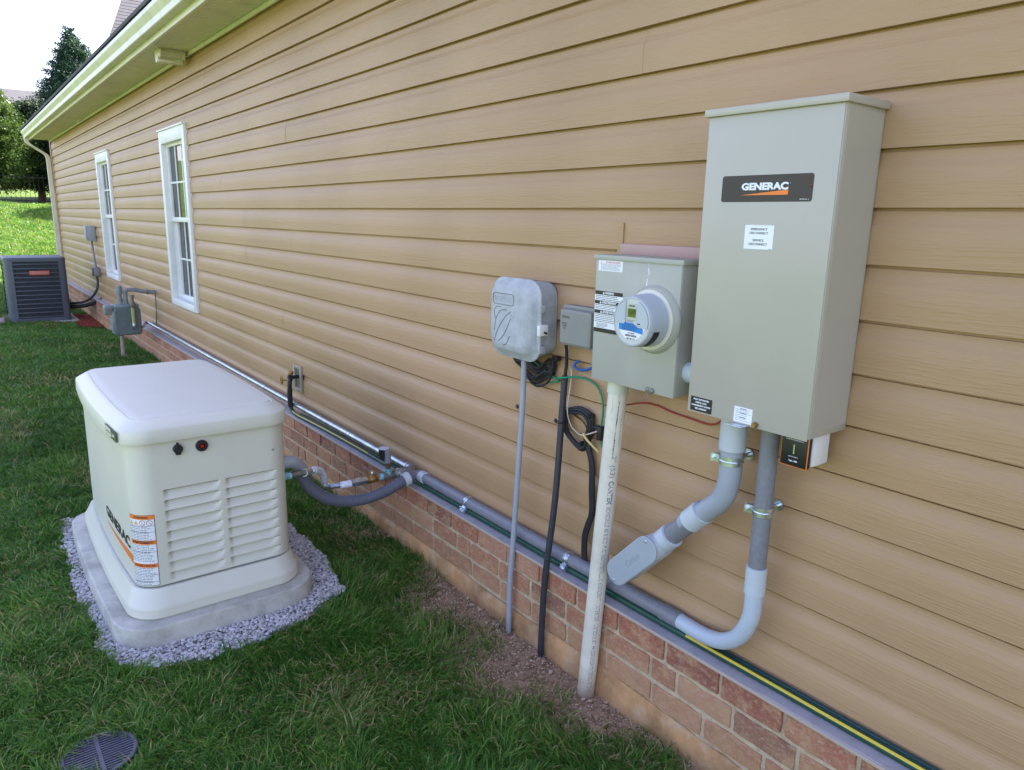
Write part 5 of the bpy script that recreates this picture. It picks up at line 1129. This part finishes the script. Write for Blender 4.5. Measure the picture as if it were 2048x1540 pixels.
MB().box(-1.20, -.315, 12.11, 13.03, .10, .160, .008).build('equipment_pad', M['concrete'], label='grey slab under the air conditioner', cat='pad')
for i, (x, y, a) in enumerate(((-1.27, 12.17, .15), (-1.25, 12.36, -.05))):
    o = MB().box(-.05, .05, -.10, .10, 0, .055, .008).build('paver', M['paver'], label=('front' if i == 0 else 'rear')+' pink paver brick left of the air conditioner slab', cat='paver', group='pavers by the air conditioner'); o.location = (x, y, float(gz(x, y))-.01); o.rotation_euler.z = a
db = empty('disconnect_box', (-.05, 12.2, 1.28), 'grey electrical disconnect box left of the far window', 'electrical box')
MB().box(-.115, -.001, 12.10, 12.245, 1.285, 1.50, .006).build('housing', M['pvc_mid'], db); MB().box(-.125, -.1155, 12.095, 12.25, 1.30, 1.508, .004).build('cover', M['pvc_mid'], db)
jb = empty('junction_box', (-.05, 12.1, .8), 'small dark junction box on the siding below the disconnect box', 'junction box')
MB().box(-.09, -.001, 12.02, 12.12, .79, .90, .005).build('housing', M['pvc_dark'], jb); MB().box(-.10, -.0905, 12.015, 12.125, .785, .905, .003).build('cover', M['ac'], jb)
MB().box(-.016, -.001, 12.15, 12.27, .77, .91, .003).build('wall_plate', plain('tan_block', (.33, .27, .18), .6), label='flat tan mounting plate beside the small junction box', cat='plate')
MB().tube(spline([(-.05, 12.17, 1.29), (-.05, 12.17, 1.18), (-.045, 12.13, 1.02), (-.045, 12.08, .90)], 6), .014, 10).build('whip_conduit', M['pvc_dark'], label='dark conduit between the disconnect box and junction box', cat='conduit')
MB().tube(spline([(-.05, 12.06, .80), (-.05, 12.03, .70), (-.07, 12.02, .60), (-.14, 12.1, .48), (-.24, 12.25, .40), (-.34, 12.38, .38), (-.42, 12.45, .36)], 6), .017, 10).build('whip_conduit', M['riser_black'], label='dark flexible conduit curving from the junction box to the air conditioner', cat='conduit')
MB().tube(spline([(.0, 12.12, .44), (-.08, 12.18, .40), (-.20, 12.28, .35), (-.32, 12.36, .33), (-.42, 12.42, .32)], 6), .030, 10).build('refrigerant_line', M['black_cable'], label='thick black insulated line from the wall to the air conditioner', cat='pipe')

# ------------------------------------------------------------------ trees, fence, neighbour
def tree(name, x, y, h, r, kind, label, zbot=.5, n=26000, leaf=.075, lumps=.3, taper=1.0, group=None, seed=0):
    z0 = float(gz(x, y)); o = empty(name, (x, y, z0), label, 'tree', group); rg = np.random.default_rng(seed)
    tr = MB(); tr.tube([(x, y, z0-.1), (x+.02, y, z0+h*.4), (x, y+.02, z0+h*.93)], [r*.085, r*.055, .012], 8)
    t = MB()
    for i in range(26):
        u = .12+.8*i/26; a = i*2.4; L = r*(1-u)**.7*.85; t.tube([(x, y, z0+h*u), (x+L*math.cos(a), y+L*math.sin(a), z0+h*u+L*.18)], [.03*(1-u)+.008, .004], 5)
    tr.build('trunk', M['bark'], o); t.build('limbs', M['bark'], o)
    # branch sprays: each a small cloud of leaf quads hung along a rising arc
    ns = n//60; u = rg.random(ns)**.85 if taper < .8 else 1-(1-rg.random(ns))**.56; u = zbot/h+(1-zbot/h)*u; a = rg.uniform(0, 6.283, ns)
    R_ = r*np.minimum(1, (1.02-u))**taper*(1+lumps*(rg.random(ns)-.5))*np.minimum(1, .55+1.2*(u-zbot/h)+.25*rg.random(ns))
    rr2 = R_*np.sqrt(rg.uniform(.25, 1, ns)); cxn = x+rr2*np.cos(a); cyn = y+rr2*np.sin(a); czn = z0+h*u+.06*rr2
    sp_ = leaf*2.6*(.6+.9*rg.random(ns))*(.5+.7*(1-u)); m = 60
    P = np.repeat(np.stack([cxn, cyn, czn], -1), m, 0); spr = np.repeat(sp_, m); aa = np.repeat(a, m)
    tt = rg.random(len(P)); out = (tt-.35)*spr*2.2; P[:, 0] += np.cos(aa)*out+rg.normal(0, .42, len(P))*spr; P[:, 1] += np.sin(aa)*out+rg.normal(0, .42, len(P))*spr; P[:, 2] += out*.45+rg.normal(0, .28, len(P))*spr
    k_ = len(P); d = rg.normal(0, 1, (k_, 3)); d[:, 2] = np.abs(d[:, 2])*.6+.1; d /= np.linalg.norm(d, axis=1)[:, None]; e_ = np.cross(d, rg.normal(0, 1, (k_, 3))); e_ /= np.linalg.norm(e_, axis=1)[:, None]
    L = (leaf*.5*rg.uniform(.5, 1.3, k_))[:, None]; W_ = L*.38
    V = np.stack([P-d*L, P+e_*W_, P+d*L, P-e_*W_], 1).reshape(-1, 3); F = np.arange(k_*4).reshape(-1, 4)
    br = np.repeat(rg.random(ns), m)*.6+.4*rg.random(k_)
    arrmesh('crown', V, F, M[kind], attr=np.repeat(br, 4), parent=o); return o
tree('evergreen_tree', 2.62, 31.5, 5.92, 2.5, 'leaf_blue', 'tall pointed blue green evergreen behind the house corner', .5, 150000, .085, .38, 1.0, seed=1)
tree('evergreen_tree', -.35, 28.4, 3.35, 1.25, 'leaf_bright', 'bright sunlit bushy tree at the left edge behind the fence', .45, 80000, .085, .45, .5, 'trees behind the fence', seed=2)
tree('evergreen_tree', 1.00, 29.6, 3.1, 1.50, 'leaf_dark', 'dark bushy tree under the tall pointed evergreen', .35, 90000, .085, .4, .45, 'trees behind the fence', seed=3)
tree('evergreen_tree', 4.3, 25.9, 4.6, 1.6, 'leaf_dark', 'dark bushy tree hidden round the house corner', .4, 30000, .12, .4, .45, seed=6)
tree('evergreen_tree', 2.45, 28.7, 3.3, 1.55, 'leaf_dark', 'dark bushy tree seen just beside the white downspout', .40, 80000, .085, .4, .45, 'trees behind the fence', seed=4)
fe = empty('metal_fence', (1.5, 27.4, 1.8), 'black metal picket fence at the top of the grass slope under the trees', 'fence')
pk_ = MB(); YF = 27.4
x = -3.0
while x < 7: z = float(gz(x, YF)); pk_.box(x-.005, x+.005, YF-.005, YF+.005, z-.05, z+.95); x += .125
pk_.build('pickets', M['fence'], fe)
rl_ = MB()
for h in (.16, .86): rl_.loft([[(x, YF-.012, float(gz(x, YF))+h-.010), (x, YF+.012, float(gz(x, YF))+h-.010), (x, YF+.012, float(gz(x, YF))+h+.010), (x, YF-.012, float(gz(x, YF))+h+.010)] for x in np.linspace(-3, 7, 20)], smooth=False)
rl_.build('rail', M['fence'], fe)
for i in range(5): x = -2.9+i*2.4; z = float(gz(x, YF)); MB().box(x-.03, x+.03, YF-.03, YF+.03, z-.1, z+1.08).build('post', M['fence'], fe)
nh = empty('neighbour_house', (6, 60, 3), 'distant brick house with grey roof and white rake trim behind the trees', 'house')
zR, yR, xG = 9.40, 60.0, 2.2; yE, zE = 47.0, 6.82
MB().add([(xG-.35, yR, zR), (xG+14, yR, zR), (xG+14, yE, zE), (xG-.35, yE, zE), (xG-.35, yR, zR-.25), (xG+14, yR, zR-.25), (xG+14, yE, zE-.25), (xG-.35, yE, zE-.25)], [(0, 3, 2, 1), (4, 5, 6, 7), (3, 7, 6, 2), (0, 1, 5, 4)]).build('roof', mat('far_shingle', (.032, .033, .04), .9, var=.2, vscale=3), nh)
MB().add([(xG-.45, yR+.2, zR+.06), (xG-.45, yE-.2, zE+.02), (xG-.45, yE-.2, zE-.40), (xG-.45, yR+.2, zR-.36), (xG-.34, yR+.2, zR+.06), (xG-.34, yE-.2, zE+.02), (xG-.34, yE-.2, zE-.40), (xG-.34, yR+.2, zR-.36)], [(0, 1, 2, 3), (7, 6, 5, 4), (0, 4, 5, 1), (3, 2, 6, 7)]).build('rake_trim', M['white'], nh)
MB().add([(xG, yR, zR-.3), (xG, yE+.5, zE-.2), (xG, yE+.5, 2), (xG, yR, 2), (xG+14, yE+.5, zE-.2), (xG+14, yE+.5, 2)], [(0, 1, 2, 3), (1, 4, 5, 2)]).build('wall', M['mbrick'], nh)
